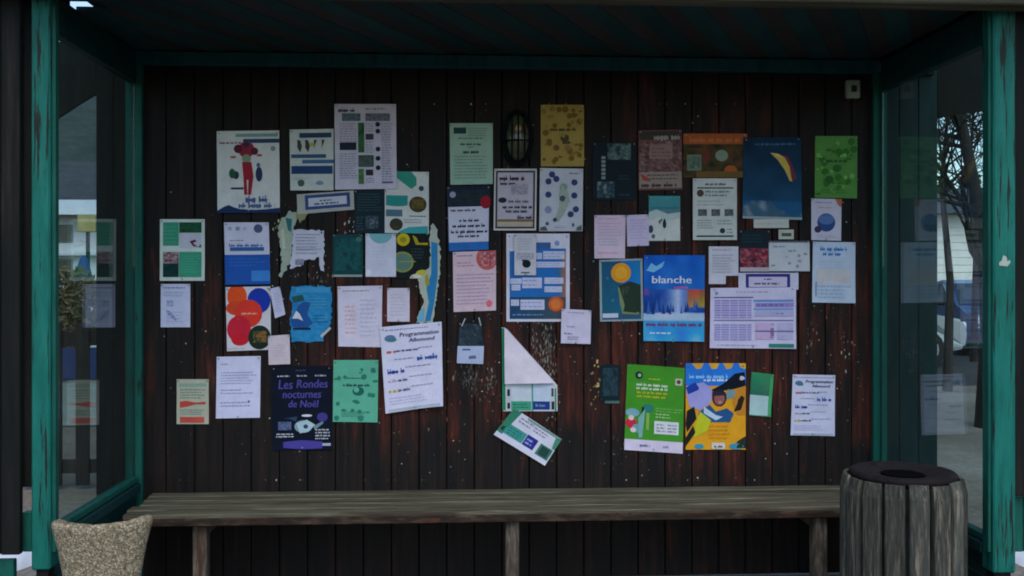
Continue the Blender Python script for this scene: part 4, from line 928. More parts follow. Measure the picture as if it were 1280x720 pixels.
p = sheet('poster', 'large bright blue winter poster reading blanche in white letters', 'poster', ((805, 319), (881, 319), (880, 427), (804, 426)), 1, (40, 132, 214))
def bl_fn(x, y):
    n = noise.noise((x * 4, y * 4, 7))
    if y < .4: c = (18 + 40 * y + 26 * n, 96 + 30 * n + 40 * y, 196 + 20 * n)
    elif y < .68:
        k = max(0, 1 - abs(x - .56) * 2.6); tr = .4 * noise.noise((x * 7, y * 6, 2)) + .5 * noise.noise((x * 15, y * 13, 4))
        c = (26 + 150 * k * k + 30 * tr, 74 + 120 * k * k + 30 * tr, 160 + 70 * k * k)
        if x > .72 and y < .6: c = (170 + 60 * noise.noise((x * 10, y * 8, 1)), 70 + 120 * max(0, y - .36) * 3 * x, 120 - 60 * x)
        if x < .1 and y < .46: c = (110, 70, 160)
    elif y < .76: c = (170 + 30 * n, 196, 222)
    else: c = (50 + 150 * max(0, n), 164 + 40 * n, 216)
    return tuple(max(0, min(255, v)) for v in c)
p.pic(0, 0, 1, 1, 30, 44, bl_fn)
p.G([(.04, .18), (.12, .09), (.2, .13), (.34, .07), (.3, .14), (.16, .2)], (120, 190, 230)).T('blanche', .12, .325, .085, (216, 222, 236), .66, 0, .008).L(.5, .35, .72, .39, 1, (214, 90, 140), .7, 0).L(.04, .77, .96, .82, 1, (110, 60, 110), .95, 0)
for i_ in range(26):
    x_ = p.rng.uniform(.02, .98); d_ = abs(x_ - .55); h_ = p.rng.uniform(.08, .13) + .16 * max(0, d_ - .12) * (1.3 if x_ < .5 else .7); y_ = p.rng.uniform(.64, .69); w_ = h_ * .24; cc = p.rng.choice([(24, 60, 136), (30, 76, 156), (52, 104, 180), (22, 52, 118)])
    if d_ < .1 and p.rng.random() < .7: continue
    p.G([(max(0, x_ - w_), y_), (x_ - w_ * .45, y_ - h_ * .35), (x_ - w_ * .6, y_ - h_ * .35), (x_, y_ - h_), (x_ + w_ * .6, y_ - h_ * .35), (x_ + w_ * .45, y_ - h_ * .35), (min(1, x_ + w_), y_)], cc)
p.L(.1, .88, .5, .93, 1, (190, 220, 240)).done()
p = sheet('note', 'white typed note with its lower right corner cut out', 'note', (886, 308, 923, 355), 0, (204, 204, 216), outline=[(0, 0), (1, 0), (1, .78), (.58, .78), (.57, 1), (0, 1)])
p.L(.12, .06, .9, .12, 1, (150, 152, 170)).L(.12, .2, .9, .72, 7, (176, 178, 198), .4).done()
p = sheet('leaflet', 'dark leaflet with a crimson flower picture below the paraglider poster', 'leaflet', (924, 288, 962, 341), 0, (20, 38, 48))
p.mott(.02, .42, .98, .86, [(40, 22, 36), (168, 44, 68), (60, 30, 44), (196, 92, 110), (50, 74, 58)], 6, 16, 12).R(.02, .87, .98, .97, (190, 176, 186)).L(.1, .08, .9, .3, 3, (40, 66, 74)).done()
p = sheet('name_strip', 'blank white label strip directly below the paraglider poster', 'label', (942, 274, 986, 285), 2, (196, 198, 190)); p.L(.1, .3, .9, .7, 1, (182, 184, 178)).done()
p = sheet('name_strip', 'tiny framed label with dark print under the blank label strip', 'label', (973, 287, 992, 299), 2, (186, 190, 174)); p.R(.2, .35, .85, .7, (84, 90, 88), 'lettering').done()
p = sheet('notice', 'wide white sheet of small pencil sketches beside the crimson flower leaflet', 'notice', (961, 301, 1012, 339), 1, (198, 202, 208))
p.R(0, 0, 1, .06, (90, 96, 106)).icons(9, (146, 156, 164), .1, .2, .9, .9, .06).L(.1, .12, .4, .25, 1, (150, 156, 166)).done()
p = sheet('sign', 'purple framed name strip above the big lilac timetable', 'sign', (923, 341, 998, 362), 0, (206, 204, 224))
p.frame(.12, .06, .86, 1.0, .05, (58, 52, 132)).R(.18, .24, .8, .84, (200, 194, 220)).L(.42, .28, .6, .42, 1, (70, 64, 110), .8).L(.26, .52, .72, .7, 1, (64, 58, 100), .8).done()
p = sheet('timetable', 'big lilac timetable of ruled boxes, right of the blanche poster', 'timetable', ((888, 360), (995, 359), (995, 436), (887, 435)), 1, (208, 204, 230))
p.L(.3, .05, .7, .09, 1, (150, 140, 180)).C(.07, .09, .02, (120, 150, 180), .03).R(.04, .15, .5, .17, (90, 84, 120)).R(.5, .2, .97, .235, (96, 150, 206)).R(.04, .53, .97, .55, (124, 118, 170)).R(.5, .34, .97, .37, (110, 160, 210))
for i in range(8): p.R(.05, .2 + i * .04, .48, .2 + i * .04 + .028, (168, 156, 212) if i % 2 else (150, 146, 206))
for i in range(7): p.R(.05, .6 + i * .04, .48, .6 + i * .04 + .028, (170, 158, 212) if i % 2 else (156, 160, 212))
for u in (.12, .22, .32, .42): p.R(u, .2, u + .01, .52, (208, 204, 230)); p.R(u, .6, u + .01, .88, (208, 204, 230))
p.R(.52, .25, .97, .32, (158, 142, 206)).R(.52, .38, .97, .47, (178, 176, 216)).L(.54, .25, .95, .32, 1, (104, 90, 160)).L(.54, .39, .95, .46, 1, (120, 110, 170)).R(.53, .58, .74, .7, (196, 172, 212)).R(.78, .58, .96, .7, (186, 180, 218)).R(.53, .74, .74, .85, (198, 172, 210)).R(.78, .74, .96, .85, (184, 180, 218)).R(.52, .71, .97, .725, (110, 104, 156)).R(.7, .6, .74, .84, (130, 110, 160)).L(.08, .92, .6, .97, 1, (176, 174, 200)).R(.68, .92, .97, .98, (50, 130, 112)).done()
p = sheet('leaflet', 'white leaflet with a navy globe and orange corner under the bright green sheet', 'leaflet', ((1014, 248), (1052, 249), (1051, 301), (1014, 300)), 0, (206, 200, 216))
p.C(.5, .57, .3, (48, 76, 134), .22).C(.5, .5, .26, (92, 120, 170), .12).C(.22, .74, .12, (70, 56, 84), .08).G([(.78, 0), (1, 0), (1, .2), (.88, .14)], (196, 110, 80)).L(.12, .06, .7, .12, 1, (150, 140, 170)).L(.25, .18, .8, .24, 1, (220, 160, 140)).L(.2, .86, .9, .95, 2, (180, 176, 200)).done()
p = sheet('poster', 'pale sky blue sheet with a blue heading at the right end of the wall', 'poster', ((1016, 302), (1069, 303), (1069, 379), (1015, 378)), 0, (194, 208, 226))
p.T('Fete de Noel', .16, .12, .045, (70, 120, 190), .66, 0, .006) if False else p.L(.17, .07, .8, .135, 1, (62, 116, 190), .95, 0)
p.L(.24, .15, .7, .215, 1, (66, 120, 192), .95, 0).L(.15, .3, .85, .5, 4, (176, 190, 214), .4).mott(.1, .45, .9, .7, [(196, 206, 222), (212, 200, 196), (190, 204, 224)], 4).L(.12, .7, .9, .94, 4, (150, 176, 206), .5).R(.07, .66, .1, .9, (120, 140, 176)).done()
q = (738, 455, 776, 508)
p = sheet('torn_poster', 'dark remnant of a torn teal leaflet left of the green poster', 'torn paper', (748, 455, 775, 505), 0, (16, 36, 42), outline=[(.05, .04), (.4, 0), (1, .03), (.98, 1), (.3, .98), (0, .8), (.1, .4)])
p.mott(.2, .1, .9, .8, [(16, 34, 40), (40, 70, 78), (20, 42, 50)], 5).R(.3, .92, .97, .985, (80, 106, 106)).done()
p = sheet('poster', 'large grass green poster with a white foot and white box', 'poster', ((784, 455), (856, 460), (853, 567), (780, 562)), 0, (66, 146, 40), .006)
p.R(0, .87, 1, 1, (210, 202, 222)).C(.21, .12, .065, (20, 52, 44)).C(.22, .12, .03, (160, 190, 160)).L(.38, .14, .6, .17, 1, (190, 196, 60)).L(.17, .2, .75, .285, 2, (200, 220, 190), .75, .08).L(.18, .29, .74, .38, 2, (176, 180, 40), .7, .1).R(.84, .13, .96, .21, (186, 190, 170)).C(.9, .17, .035, (80, 60, 50))
p.C(.38, .5, .1, (44, 124, 116), .05).C(.3, .55, .03, (24, 50, 40), .07).R(.36, .55, .41, .75, (130, 176, 90)).C(.12, .56, .12, (120, 170, 180), .05).C(.1, .68, .1, (196, 44, 72), .06).C(.2, .74, .08, (110, 160, 170), .05).C(.14, .76, .05, (220, 210, 200), .03).G([(.22, .62), (.34, .5), (.3, .84), (.24, .85)], (120, 172, 170)).C(.1, .62, .05, (220, 200, 190), .03)
p.L(.52, .48, .98, .54, 2, (130, 196, 110), .45).L(.52, .54, .8, .61, 2, (180, 214, 150), .6).R(.5, .64, .92, .79, (214, 218, 224)).L(.54, .66, .7, .77, 3, (110, 122, 130), .6).L(.73, .66, .89, .77, 3, (128, 132, 150), .6).L(.26, .905, .44, .945, 1, (120, 116, 150), .9, 0).L(.66, .905, .76, .945, 1, (156, 146, 190), .9, 0).done()
p = sheet('poster', 'blue and yellow poster of a smiling person in bright ski clothes', 'poster', ((857, 454), (932, 454), (932, 562), (857, 562)), 0, (222, 160, 34), .004)
p.R(0, 0, 1, .26, (40, 120, 214)).G([(.1, 0), (.3, 0), (.26, .06), (.18, .07)], (206, 160, 70)).G([(.38, 0), (.56, 0), (.52, .06), (.44, .07)], (222, 168, 50)).G([(.62, 0), (.8, 0), (.76, .06), (.68, .07)], (206, 160, 60)).G([(.88, 0), (1, 0), (1, .07), (.92, .05)], (226, 170, 40)).L(.06, .12, .7, .17, 1, (130, 196, 240), .9, 0).L(.3, .17, .74, .205, 1, (220, 228, 240), .9, 0)
p.G([(.62, .24), (.82, .12), (.98, .1), (1, .3), (.8, .3), (.5, .33), (.4, .32)], (14, 22, 34)).C(.93, .19, .06, (196, 196, 206)).G([(0, .3), (.12, .24), (.3, .22), (.44, .3), (.42, .46), (.24, .54), (.06, .5)], (158, 158, 216)).G([(.0, .28), (.16, .22), (.24, .3), (.04, .36)], (30, 62, 160)).G([(.02, .55), (.14, .5), (.18, .64), (.02, .8), (.0, .7)], (22, 30, 36))
p.G([(.8, .3), (1, .26), (1, .6), (.86, .6), (.78, .46)], (196, 132, 44)).G([(.88, .34), (.98, .4), (.92, .54), (.8, .56), (.86, .46)], (40, 34, 26)).G([(.7, .3), (.84, .32), (.8, .4), (.66, .42)], (120, 150, 150)).C(.56, .4, .12, (40, 32, 40), .1).C(.56, .41, .09, (150, 92, 88), .075).C(.57, .45, .03, (190, 150, 150), .012).G([(.44, .33), (.66, .33), (.68, .37), (.44, .38)], (40, 40, 60))
p.G([(.22, .56), (.4, .48), (.5, .56), (.68, .52), (.8, .58), (.74, .68), (.4, .68), (.2, .66)], (40, 86, 136)).G([(.3, .5), (.5, .6), (.62, .62), (.5, .66), (.3, .58)], (180, 206, 220)).G([(.16, .7), (.24, .56), (.42, .66), (.36, .78), (.14, .86)], (188, 196, 40)).L(.38, .7, .8, .88, 4, (206, 140, 30), .6).G([(0, .86), (.12, .72), (.16, .8), (0, .96)], (24, 34, 34)).G([(.86, .9), (1, .84), (1, .98), (.8, .98)], (40, 50, 40)).C(.22, .96, .08, (50, 150, 176), .03).C(.84, .96, .12, (50, 150, 176), .035).R(.43, .92, .65, .99, (214, 214, 206)).L(.47, .94, .61, .97, 1, (40, 50, 80), .95, 0).done()
p = sheet('leaflet', 'folded green leaflet with a pale lower half, right of the ski poster', 'leaflet', ((939, 465), (967, 468), (963, 521), (936, 519)), 0, (50, 148, 96), .010)
p.R(0, .52, .85, .98, (168, 200, 200)).pic(0, .03, .85, .52, 5, 6, lambda x, y: (40 + 20 * x, 140 - 30 * y, 92)).R(.87, .06, .98, .95, (66, 170, 104)).done()
p = sheet('programme', 'upright white programme sheet with handwritten title at the lower right', 'notice', ((991, 468), (1044, 469), (1043, 545), (988, 544)), 0, (206, 208, 232), .004)
programme(p).done()

# bits of old paper, staples and glue left on the boards
rg = random.Random(11)
V, F, C = [], [], []
def scrap(px, py, r, col, stretch=1.0):
    c = at(px, py, -.0012 - rg.random() * .0008); n = rg.randint(4, 6); b = len(V); a0 = rg.random() * 6
    for i in range(n):
        a = a0 + 2 * math.pi * i / n; q_ = r * rg.uniform(.55, 1.2)
        V.append((c.x + math.cos(a) * q_, c.y, c.z + math.sin(a) * q_ * stretch))
    F.append(tuple(range(b, b + n))); C.append(col)
for _ in range(1500):
    x = rg.uniform(200, 1085); y = min(max(rg.gauss(385, 115), 130), 600)
    if x < 330 and rg.random() < .7: continue
    t = rg.random()
    scrap(x, y, rg.uniform(.0012, .0022) if rg.random() < .6 else rg.uniform(.002, .0048), rg.choice([(206, 204, 196), (170, 166, 150), (120, 110, 84), (96, 110, 84), (150, 140, 120), (60, 62, 60)]))
def cluster(cx, cy, sx, sy, n, cols, r=(.0014, .0048), st=2.6):
    for _ in range(n): scrap(rg.gauss(cx, sx), rg.gauss(cy, sy), rg.uniform(*r), rg.choice(cols), st)
GL = [(84, 84, 78), (110, 108, 98), (64, 66, 64), (140, 136, 124)]
cluster(588, 474, 8, 12, 150, [(60, 60, 56), (84, 82, 76), (50, 48, 44), (104, 102, 94)], (.001, .0034), 4.0); cluster(613, 478, 3, 12, 40, GL); cluster(683, 436, 6, 20, 190, GL, (.001, .0036), 4.0); cluster(667, 420, 3, 16, 40, GL)
cluster(745, 480, 4, 16, 22, [(196, 170, 110), (150, 120, 70), (120, 110, 90)], (.003, .0075), 1.6); cluster(693, 500, 5, 16, 20, [(120, 62, 34), (150, 96, 52), (90, 50, 30)], (.002, .006), 2.2)
cluster(1058, 438, 4, 14, 14, [(170, 176, 168), (120, 120, 112)]); cluster(1012, 425, 6, 14, 16, GL); cluster(400, 345, 12, 6, 20, GL + [(190, 186, 160)]); cluster(352, 280, 6, 6, 10, [(190, 186, 150), (150, 150, 120)]); cluster(437, 282, 5, 8, 12, [(190, 190, 180)]); cluster(770, 570, 6, 14, 12, GL)
cluster(640, 520, 26, 22, 26, [(110, 40, 24), (90, 34, 22), (140, 90, 60)], (.002, .006), 3.0); cluster(560, 500, 14, 30, 22, [(110, 40, 24), (96, 60, 40), (140, 110, 90)], (.002, .005), 3.0)
me = bpy.data.meshes.new('paper_scraps'); me.from_pydata(V, [], F)
ca = me.color_attributes.new('ink', 'FLOAT_COLOR', 'CORNER'); buf = []
for f, c in zip(F, C): buf += (list(lin(c)) + [1.0]) * len(f)
ca.data.foreach_set('color', buf)
tag(link('paper_scraps', me, M_PAPER), 'specks of torn paper, staples and glue left scattered over the dark boards', 'paper scraps', kind='stuff')


# ------------------------------------------------------------------ what shows through the glazed ends
M_FENCE = m_grain('dark_fence_wood', [(.3, (.010, .010, .009)), (.7, (.035, .030, .026))], (30, 30, 4))
FY = 2.3
a, b = at(95, 500, FY), at(112, 500, FY)
pw, ps = b.x - a.x, at(129.5, 500, FY).x - a.x
FE = empty('picket_fence', (a.x, FY, 0), 'dark wooden picket fence with two broad rails, seen through the left glass', 'fence')
fo = -FE.location
for i in range(-9, 2):
    x = a.x + i * ps
    bm = bmesh.new(); box(bm, x, x + pw, FY - .012, FY + .012, .03, 1.17 + random.uniform(-.01, .01), .003); fin(bm, 'picket', M_FENCE, FE, fo)
for y0, y1 in ((432, 413), (592, 575)):
    zb, zt = at(95, y0, FY).z, at(95, y1, FY).z
    bm = bmesh.new(); box(bm, a.x - 9 * ps - .2, a.x + 2.2 * ps, FY + .013, FY + .05, zb, zt, .004); fin(bm, 'rail', M_FENCE, FE, fo)
zt = at(95, 397, FY).z

# grit bin behind the fence
g0 = at(96, 520, 5.6)
GB = empty('grit_bin', (g0.x, 5.6, 0), 'blue lidded grit bin with a pale body behind the picket fence', 'grit bin')
M_BLUEP = flat('blue_plastic', (.012, .030, .10), .5, 0, .15); M_PALEP = flat('pale_plastic', (.15, .19, .20), .5, 0, .15)
bm = bmesh.new(); prism(bm, [(-.45, 0), (.45, 0), (.52, .46), (-.52, .46)], 'y', -.3, .3); bmesh.ops.bevel(bm, geom=bm.edges[:], offset=.02, segments=2, affect='EDGES'); fin(bm, 'body', M_PALEP, GB)
bm = bmesh.new(); prism(bm, [(-.32, .465), (.32, .465), (.32, .50), (-.05, .76), (-.32, .80)], 'x', -.55, .55); bmesh.ops.bevel(bm, geom=bm.edges[:], offset=.02, segments=2, affect='EDGES'); fin(bm, 'lid', M_BLUEP, GB)

# closed blue parasol
p0 = at(104.5, 376, 8.0)
PA = empty('closed_parasol', (p0.x, 8.0, 0), 'closed blue parasol on a thin pole before the snowy house', 'parasol')
zt, zb = at(104, 319, 8.0).z, at(104, 354, 8.0).z
bm = bmesh.new(); lathe(bm, [(.02, zb), (.075, zb + .02), (.085, zb + .12), (.07, zb + .2), (.045, zt - .06), (.012, zt)], 12, fz=lambda a_, r_, z_: 0)
for v in bm.verts:
    k = 1 + .18 * math.cos(6 * math.atan2(v.co.y, v.co.x)); v.co.x *= k; v.co.y *= k
fin(bm, 'canopy', flat('blue_canvas', (.015, .04, .22), .8, 0, .2), PA, smooth=True)
bm = bmesh.new(); tube(bm, [(0, 0, 0), (0, 0, zb + .03)], .018, 8); fin(bm, 'pole', M_LAMPMETAL, PA)
bm = bmesh.new(); lathe(bm, [(.22, 0), (.24, .02), (.22, .06), (.04, .08)], 16); fin(bm, 'base', M_LINER, PA)

# yellow board on a post
b0, b1 = at(97, 290, 12.0), at(120, 269, 12.0)
YB = empty('direction_board', ((b0.x + b1.x) / 2, 12.0, 0), 'plain ochre yellow board on a post in front of the snowy house', 'sign')
bm = bmesh.new(); box(bm, b0.x - YB.location.x, b1.x - YB.location.x, -.02, .02, b0.z, b1.z, .01); fin(bm, 'board', flat('ochre_board', (.36, .30, .12), .6, 0, .15), YB)
bm = bmesh.new(); tube(bm, [(0, .05, 0), (0, .05, b1.z)], .035, 8); fin(bm, 'post', M_LAMPMETAL, YB)

# snowy house
M_WALLW = flat('pale_render', (.60, .62, .63), .85, 0, .08, 2, .2, .2)
M_STONE = flat('grey_stone_wall', (.34, .36, .35), .85, 0, .35, 3, .2, .3)
M_WIN = flat('dark_window_pane', (.03, .04, .045), .08, 0, .2, 5, .5)
M_SHUT = flat('grey_green_shutter', (.12, .17, .15), .6, 0, .2)
M_SLATE = flat('slate_roof', (.05, .055, .06), .6, 0, .3, 4)
hx = at(93, 330, 22).x
HO = empty('house', (hx, 22, 0), 'pale house with dark windows and a snow edged roof, far beyond the picket fence', 'house')
bm = bmesh.new(); box(bm, -4.5, 4.5, 0, 7, 0, 3.2); fin(bm, 'wall', M_WALLW, HO)
bm = bmesh.new(); prism(bm, [(-.5, 3.2), (7.5, 3.2), (3.5, 5.0)], 'x', -4.8, 4.8); rf = fin(bm, 'roof', M_SLATE, HO)
bm = bmesh.new(); prism(bm, [(-.62, 3.16), (-.5, 3.34), (.1, 3.60), (.1, 3.52)], 'x', -4.85, 4.85); fin(bm, 'snow_edge', M_SNOW, rf)
for zz in (.55, 1.35, 2.2):
    bm = bmesh.new(); box(bm, -4.5, 4.5, -.25 if zz > .6 else -.1, -.003, zz - .10, zz, .02); fin(bm, 'ledge', M_SNOW, HO)
for zz in (.75, 1.55, 2.45):
    for xx in (-3.6, -2.55, -1.5, -.45, .6, 1.65, 2.7):
        bm = bmesh.new(); box(bm, xx, xx + .42, -.02, .02, zz, zz + .48, .01); f = fin(bm, 'window', M_SHUT, HO)
        bm = bmesh.new(); box(bm, xx + .05, xx + .37, -.026, -.021, zz + .05, zz + .43); fin(bm, 'pane', M_WIN, f)

# leafy things
def leaf_cloud(bm, centre, rx_, ry_, rz_, n, size, seed, drop=.25):
    rg = random.Random(seed)
    for _ in range(n):
        while True:
            v = Vector((rg.uniform(-1, 1), rg.uniform(-1, 1), rg.uniform(-1, 1)))
            if v.length < 1 and noise.noise(v * 2.3 + Vector((seed, 0, 0))) > -drop: break
        c = Vector(centre) + Vector((v.x * rx_, v.y * ry_, v.z * rz_))
        u = Vector((rg.gauss(0, 1), rg.gauss(0, 1), rg.gauss(0, 1))).normalized(); t = u.orthogonal().normalized(); s_ = size * rg.uniform(.6, 1.3)
        bm.faces.new([bm.verts.new(c + u * s_), bm.verts.new(c + t * s_ * .35), bm.verts.new(c - u * s_), bm.verts.new(c - t * s_ * .35)])
s0 = at(86, 385, 6.8)
SB = empty('shrub', (s0.x, 6.8, 0), 'round dry olive brown shrub against the snow bank', 'shrub')
bm = bmesh.new(); leaf_cloud(bm, (0, 0, 1.13), .42, .4, .50, 3200, .045, 3); fin(bm, 'foliage', M_LEAF, SB)['kind'] = 'stuff'
bm = bmesh.new()
for k in range(5): tube(bm, [(.02 * k - .04, 0, 0), (.05 * k - .1, .03 * (k - 2), .9), (.09 * k - .18, .05 * (k - 2), 1.4)], [.02, .015, .006], 5)
fin(bm, 'stem', M_BARK, SB)['kind'] = 'stuff'

# trees by the right glass
def branch(bm, p, d, L, r, depth, rg, bend=.25):
    pts, rad = [p], [r]; n = 4
    for i in range(n):
        d = (d + Vector((rg.gauss(0, bend), rg.gauss(0, bend), rg.gauss(0, bend) * .6)) * .5).normalized()
        p = p + d * L / n; pts.append(p); rad.append(r * (1 - .55 * (i + 1) / n))
    tube(bm, pts, rad, 6 if r > .03 else 4, cap=False)
    if depth == 0: return
    for i in range(rg.randint(2, 3) + (depth > 2)):
        k = rg.randint(2, n); dd = (d + Vector((rg.gauss(0, .8), rg.gauss(0, .8), rg.gauss(.15, .5)))).normalized()
        branch(bm, pts[k], dd, L * rg.uniform(.55, .8), max(.006, rad[k] * rg.uniform(.5, .75)), depth - 1, rg, bend)
def bare_tree(name, label, px, pybase, Y, trunk_pts, r0, seed, depth=4):
    base = at(px, pybase, Y); rg = random.Random(seed)
    T = empty(name, (base.x, Y, 0), label, 'tree')
    bm = bmesh.new(); pts = [Vector(q_) for q_ in trunk_pts]
    rad = [r0 * (1 - .5 * i / (len(pts) - 1)) for i in range(len(pts))]; rad[0] *= 1.35
    tube(bm, pts, rad, 12); fin(bm, 'trunk', M_BARK, T, smooth=True)
    bm = bmesh.new()
    for i in range(2, len(pts)):
        for _ in range(4 if i > 1 else 2):
            a_ = rg.uniform(0, 6.28); d = Vector((math.cos(a_), math.sin(a_), rg.uniform(.1, .8))).normalized()
            branch(bm, pts[i] - Vector((0, 0, rg.uniform(0, .25))), d, rg.uniform(.9, 1.6), rad[i] * .45, depth, rg)
    fin(bm, 'branches', M_BARK, T)['kind'] = 'stuff'
    return T
bare_tree('bare_tree', 'bare dark tree with a leaning fork close outside the right glass', 1233, 540, 4.8,
          [(.0, 0, -.02), (.02, 0, .9), (-.01, .0, 1.7), (-.09, .02, 2.3), (-.22, .05, 3.0), (-.33, .1, 4.0)], .085, 5, 4)
def conifer(x, Y, h, r, seed, label):
    T = empty('conifer', (x, Y, 0), label, 'tree', 'evergreens beyond the road'); rg = random.Random(seed)
    bm = bmesh.new(); tube(bm, [(0, 0, -.05), (0, 0, h * .5), (0, 0, h)], [.16, .1, .02], 8); fin(bm, 'trunk', M_BARK, T)
    bm = bmesh.new()
    for i in range(3600):
        t = rg.random() ** .8; z = h * (.2 + .8 * t); rr = r * (1 - t) ** .8 * (.72 + .28 * math.sin(t * 42)) + .08
        a_ = rg.uniform(0, 6.28); q_ = rr * rg.random() ** .45
        c = Vector((math.cos(a_) * q_, math.sin(a_) * q_, z - q_ * .35 + rg.gauss(0, .05)))
        u = Vector((math.cos(a_), math.sin(a_), -.4 + rg.gauss(0, .35))).normalized(); s_ = rg.uniform(.12, .3); n_ = u.cross(Vector((rg.gauss(0, 1), rg.gauss(0, 1), 1))).normalized() * s_ * .28
        bm.faces.new([bm.verts.new(c - u * s_), bm.verts.new(c + n_), bm.verts.new(c + u * s_), bm.verts.new(c - n_)])
    fin(bm, 'foliage', M_NEEDLE, T)['kind'] = 'stuff'
for px_, Y_, h_, r_, lab in ((1180, 42, 6.3, 2.2, 'dark conifer behind the cream house, left of the leaning bare tree'), (1212, 44, 7.2, 2.6, 'dark conifer behind the cream house, right behind the leaning bare tree'), (1246, 41, 6.6, 2.6, 'dark conifer behind the cream house, half hidden by the right teal post')):
    conifer(at(px_, 300, Y_).x, Y_, h_, r_, int(px_), lab)
s0 = at(1196, 300, 9.2)
def twig_shrub(px_, Y_, h_, seed, label):
    b0 = at(px_, 400, Y_); rg = random.Random(seed)
    T = empty('bare_tree', (b0.x, Y_, 0), label, 'tree', None)
    bm = bmesh.new(); pts = [Vector((0, 0, -.02)), Vector((.04, 0, h_ * .35)), Vector((-.05, .05, h_ * .65)), Vector((.05, 0, h_))]
    tube(bm, pts, [.07, .05, .035, .012], 8); fin(bm, 'trunk', M_BARK, T)
    bm = bmesh.new()
    for i in range(26):
        t = rg.uniform(.62, .98); k = t * 3; j = min(2, int(k)); p_ = pts[j].lerp(pts[j + 1], k - j)
        a_ = rg.uniform(0, 6.28); branch(bm, p_, Vector((math.cos(a_), math.sin(a_), rg.uniform(.5, 1.3))).normalized(), rg.uniform(.7, 1.3), .018, 3, rg, .3)
    fin(bm, 'branches', M_BARK, T)['kind'] = 'stuff'
twig_shrub(1184, 8.0, 4.2, 31, 'slim bare tree of dense twigs beside the dark wing boards, beyond the right glass')
twig_shrub(1217, 12.5, 5.2, 37, 'slim bare tree of dense twigs in front of the cream house wall')
# pale house on the right
hx = at(1200, 320, 30).x
H2 = empty('house', (hx, 30, 0), 'cream house with bare boarded wall and slate roof beyond the parked cars', 'house')
M_CREAM = flat('cream_render', (.72, .70, .66), .85, 0, .06, 3, .2, .2)
zt = at(1200, 268, 30).z
bm = bmesh.new(); box(bm, -7, 4.5, 0, 8, 0, zt); hw_ = fin(bm, 'wall', M_CREAM, H2)
for k in range(9):
    zz = 1.2 + k * .27
    if zz < zt - .1:
        bm = bmesh.new(); box(bm, -7, 4.5, -.03, -.003, zz, zz + .245, .008); fin(bm, 'board', M_CREAM, hw_)
bm = bmesh.new(); prism(bm, [(-.6, zt + .002), (8.6, zt + .002), (4, zt + 1.3)], 'x', -7.4, 4.9); fin(bm, 'roof', M_SLATE, H2)
for xx in (-5.2, -2.9, 1.7):
    bm = bmesh.new(); box(bm, xx, xx + .8, -.06, -.031, 1.5, 2.6, .01); f = fin(bm, 'window', M_SHUT, hw_)
    bm = bmesh.new(); box(bm, xx + .08, xx + .72, -.07, -.0605, 1.58, 2.52); fin(bm, 'pane', M_WIN, f)
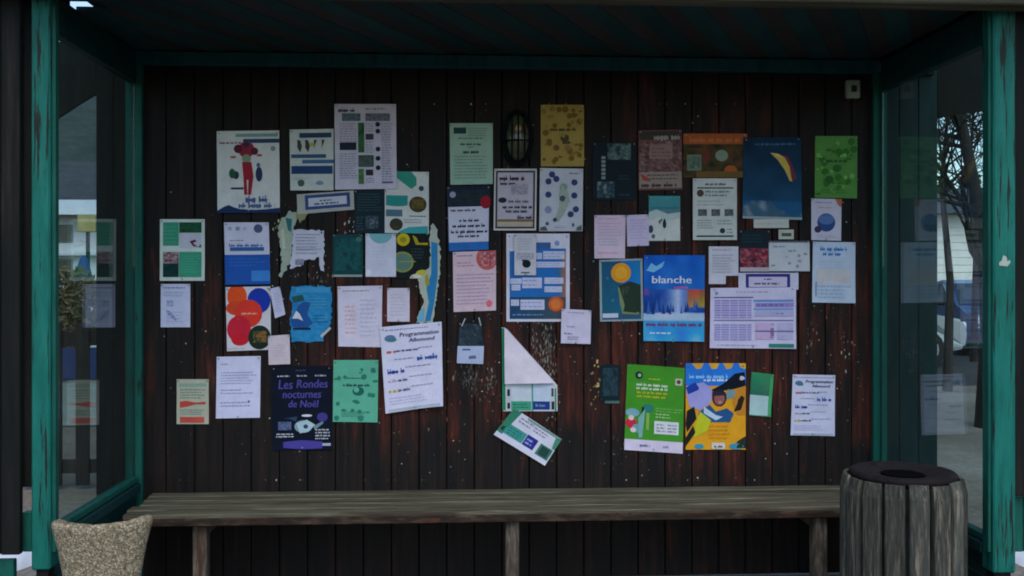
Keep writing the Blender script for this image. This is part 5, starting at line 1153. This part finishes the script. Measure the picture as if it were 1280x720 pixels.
# parked cars
M_CARB = flat('blue_car_paint', (.035, .085, .21), .22, .2, .05, 3, .5); M_CARS = flat('silver_car_paint', (.42, .45, .48), .25, .4, .05, 3, .5)
M_CGLASS = flat('car_window', (.02, .035, .05), .06, 0, .1, 3, .6); M_HEAD = flat('headlight_glass', (.75, .78, .8), .12, 0, .05, 3, .6)
def car(label, x, y, rot, m):
    T = empty('parked_car', (x, y, 0), label, 'car', 'cars parked beyond the glass'); T.rotation_euler = (0, 0, rot)
    prof = [(-2.1, .32), (-2.15, .62), (-2.05, .80), (-1.15, .95), (-.45, 1.40), (.2, 1.47), (1.1, 1.42), (1.85, 1.02), (2.08, .92), (2.12, .40), (2.0, .28), (-1.95, .28)]
    bm = bmesh.new(); prism(bm, prof, 'y', -.84, .84)
    for v in bm.verts:
        if v.co.z > 1.1: v.co.y *= .80
        elif v.co.z > .9: v.co.y *= .96
        if abs(v.co.x) > 1.95: v.co.y *= .86
    bmesh.ops.bevel(bm, geom=bm.edges[:], offset=.05, segments=2, affect='EDGES'); fin(bm, 'body', m, T, smooth=False)
    for s_ in (-1, 1):
        for pts in ([(-.95, .98), (-.42, 1.34), (.15, 1.40), (.15, .98)], [(.22, .98), (.22, 1.40), (1.02, 1.35), (1.55, 1.02)]):
            bm = bmesh.new(); vs = []
            for (px_, pz_) in pts:
                yy = .84 * (.96 if pz_ < 1.1 else .80) + .012
                vs.append((px_, s_ * yy, pz_))
            A = [bm.verts.new(v) for v in vs]; B = [bm.verts.new((v[0], v[1] - s_ * .03, v[2])) for v in vs]
            bm.faces.new(A); bm.faces.new(B[::-1])
            for i in range(4): bm.faces.new((A[i], A[(i + 1) % 4], B[(i + 1) % 4], B[i]))
            fin(bm, 'side_window', M_CGLASS, T)
    for (xa, za, xb, zb_) in ((-1.12, .99, -.50, 1.385), (1.20, 1.385, 1.82, 1.06)):
        d = Vector((xb - xa, 0, zb_ - za)); nrm = Vector((-d.z, 0, d.x)).normalized() * (1 if d.x > 0 else -1)
        if nrm.z < 0: nrm = -nrm
        bm = bmesh.new(); A = [Vector((xa, -.72, za)), Vector((xa, .72, za)), Vector((xb, .62, zb_)), Vector((xb, -.62, zb_))]
        T1 = [bm.verts.new(v + nrm * .012) for v in A]; B1 = [bm.verts.new(v - nrm * .02) for v in A]
        bm.faces.new(T1); bm.faces.new(B1[::-1])
        for i in range(4): bm.faces.new((T1[i], T1[(i + 1) % 4], B1[(i + 1) % 4], B1[i]))
        fin(bm, 'windscreen', M_CGLASS, T)
    for s_ in (-1, 1):
        bm = bmesh.new(); box(bm, -2.16, -1.92, s_ * .50 - .16, s_ * .50 + .16, .62, .76, .03); fin(bm, 'headlight', M_HEAD, T)
        bm = bmesh.new(); box(bm, -.75, -.60, s_ * .93 - .07, s_ * .93 + .07, .96, 1.08, .03); fin(bm, 'mirror', M_BLACK, T)
        for xx in (-1.32, 1.28):
            M_ = Matrix.Translation((xx, s_ * .74, .31)) @ Matrix.Rotation(R(90), 4, 'X')
            bm = bmesh.new(); lathe(bm, [(.2, -.1), (.30, -.1), (.315, -.07), (.315, .07), (.30, .1), (.2, .1)], 20); bmesh.ops.transform(bm, matrix=M_, verts=bm.verts); wl = fin(bm, 'wheel', M_BLACK, T)
            bm = bmesh.new(); lathe(bm, [(.02, -.108), (.19, -.104), (.2, -.06), (.2, .06), (.19, .104), (.02, .108)], 14); bmesh.ops.transform(bm, matrix=M_, verts=bm.verts); fin(bm, 'rim', M_SILVER, wl)
    bm = bmesh.new(); box(bm, -2.18, -2.05, -.55, .55, .36, .56, .03); fin(bm, 'grille', M_BLACK, T)
c0 = at(1224, 430, 15.2)
car('blue parked car facing the shelter, seen through the right glass', c0.x, 15.2, R(78), M_CARB)
c0 = at(1172, 430, 11.6)
car('silver parked car in front of the blue one, only its nose past the dark board', c0.x - 1.75, 11.9, R(187), M_CARS)
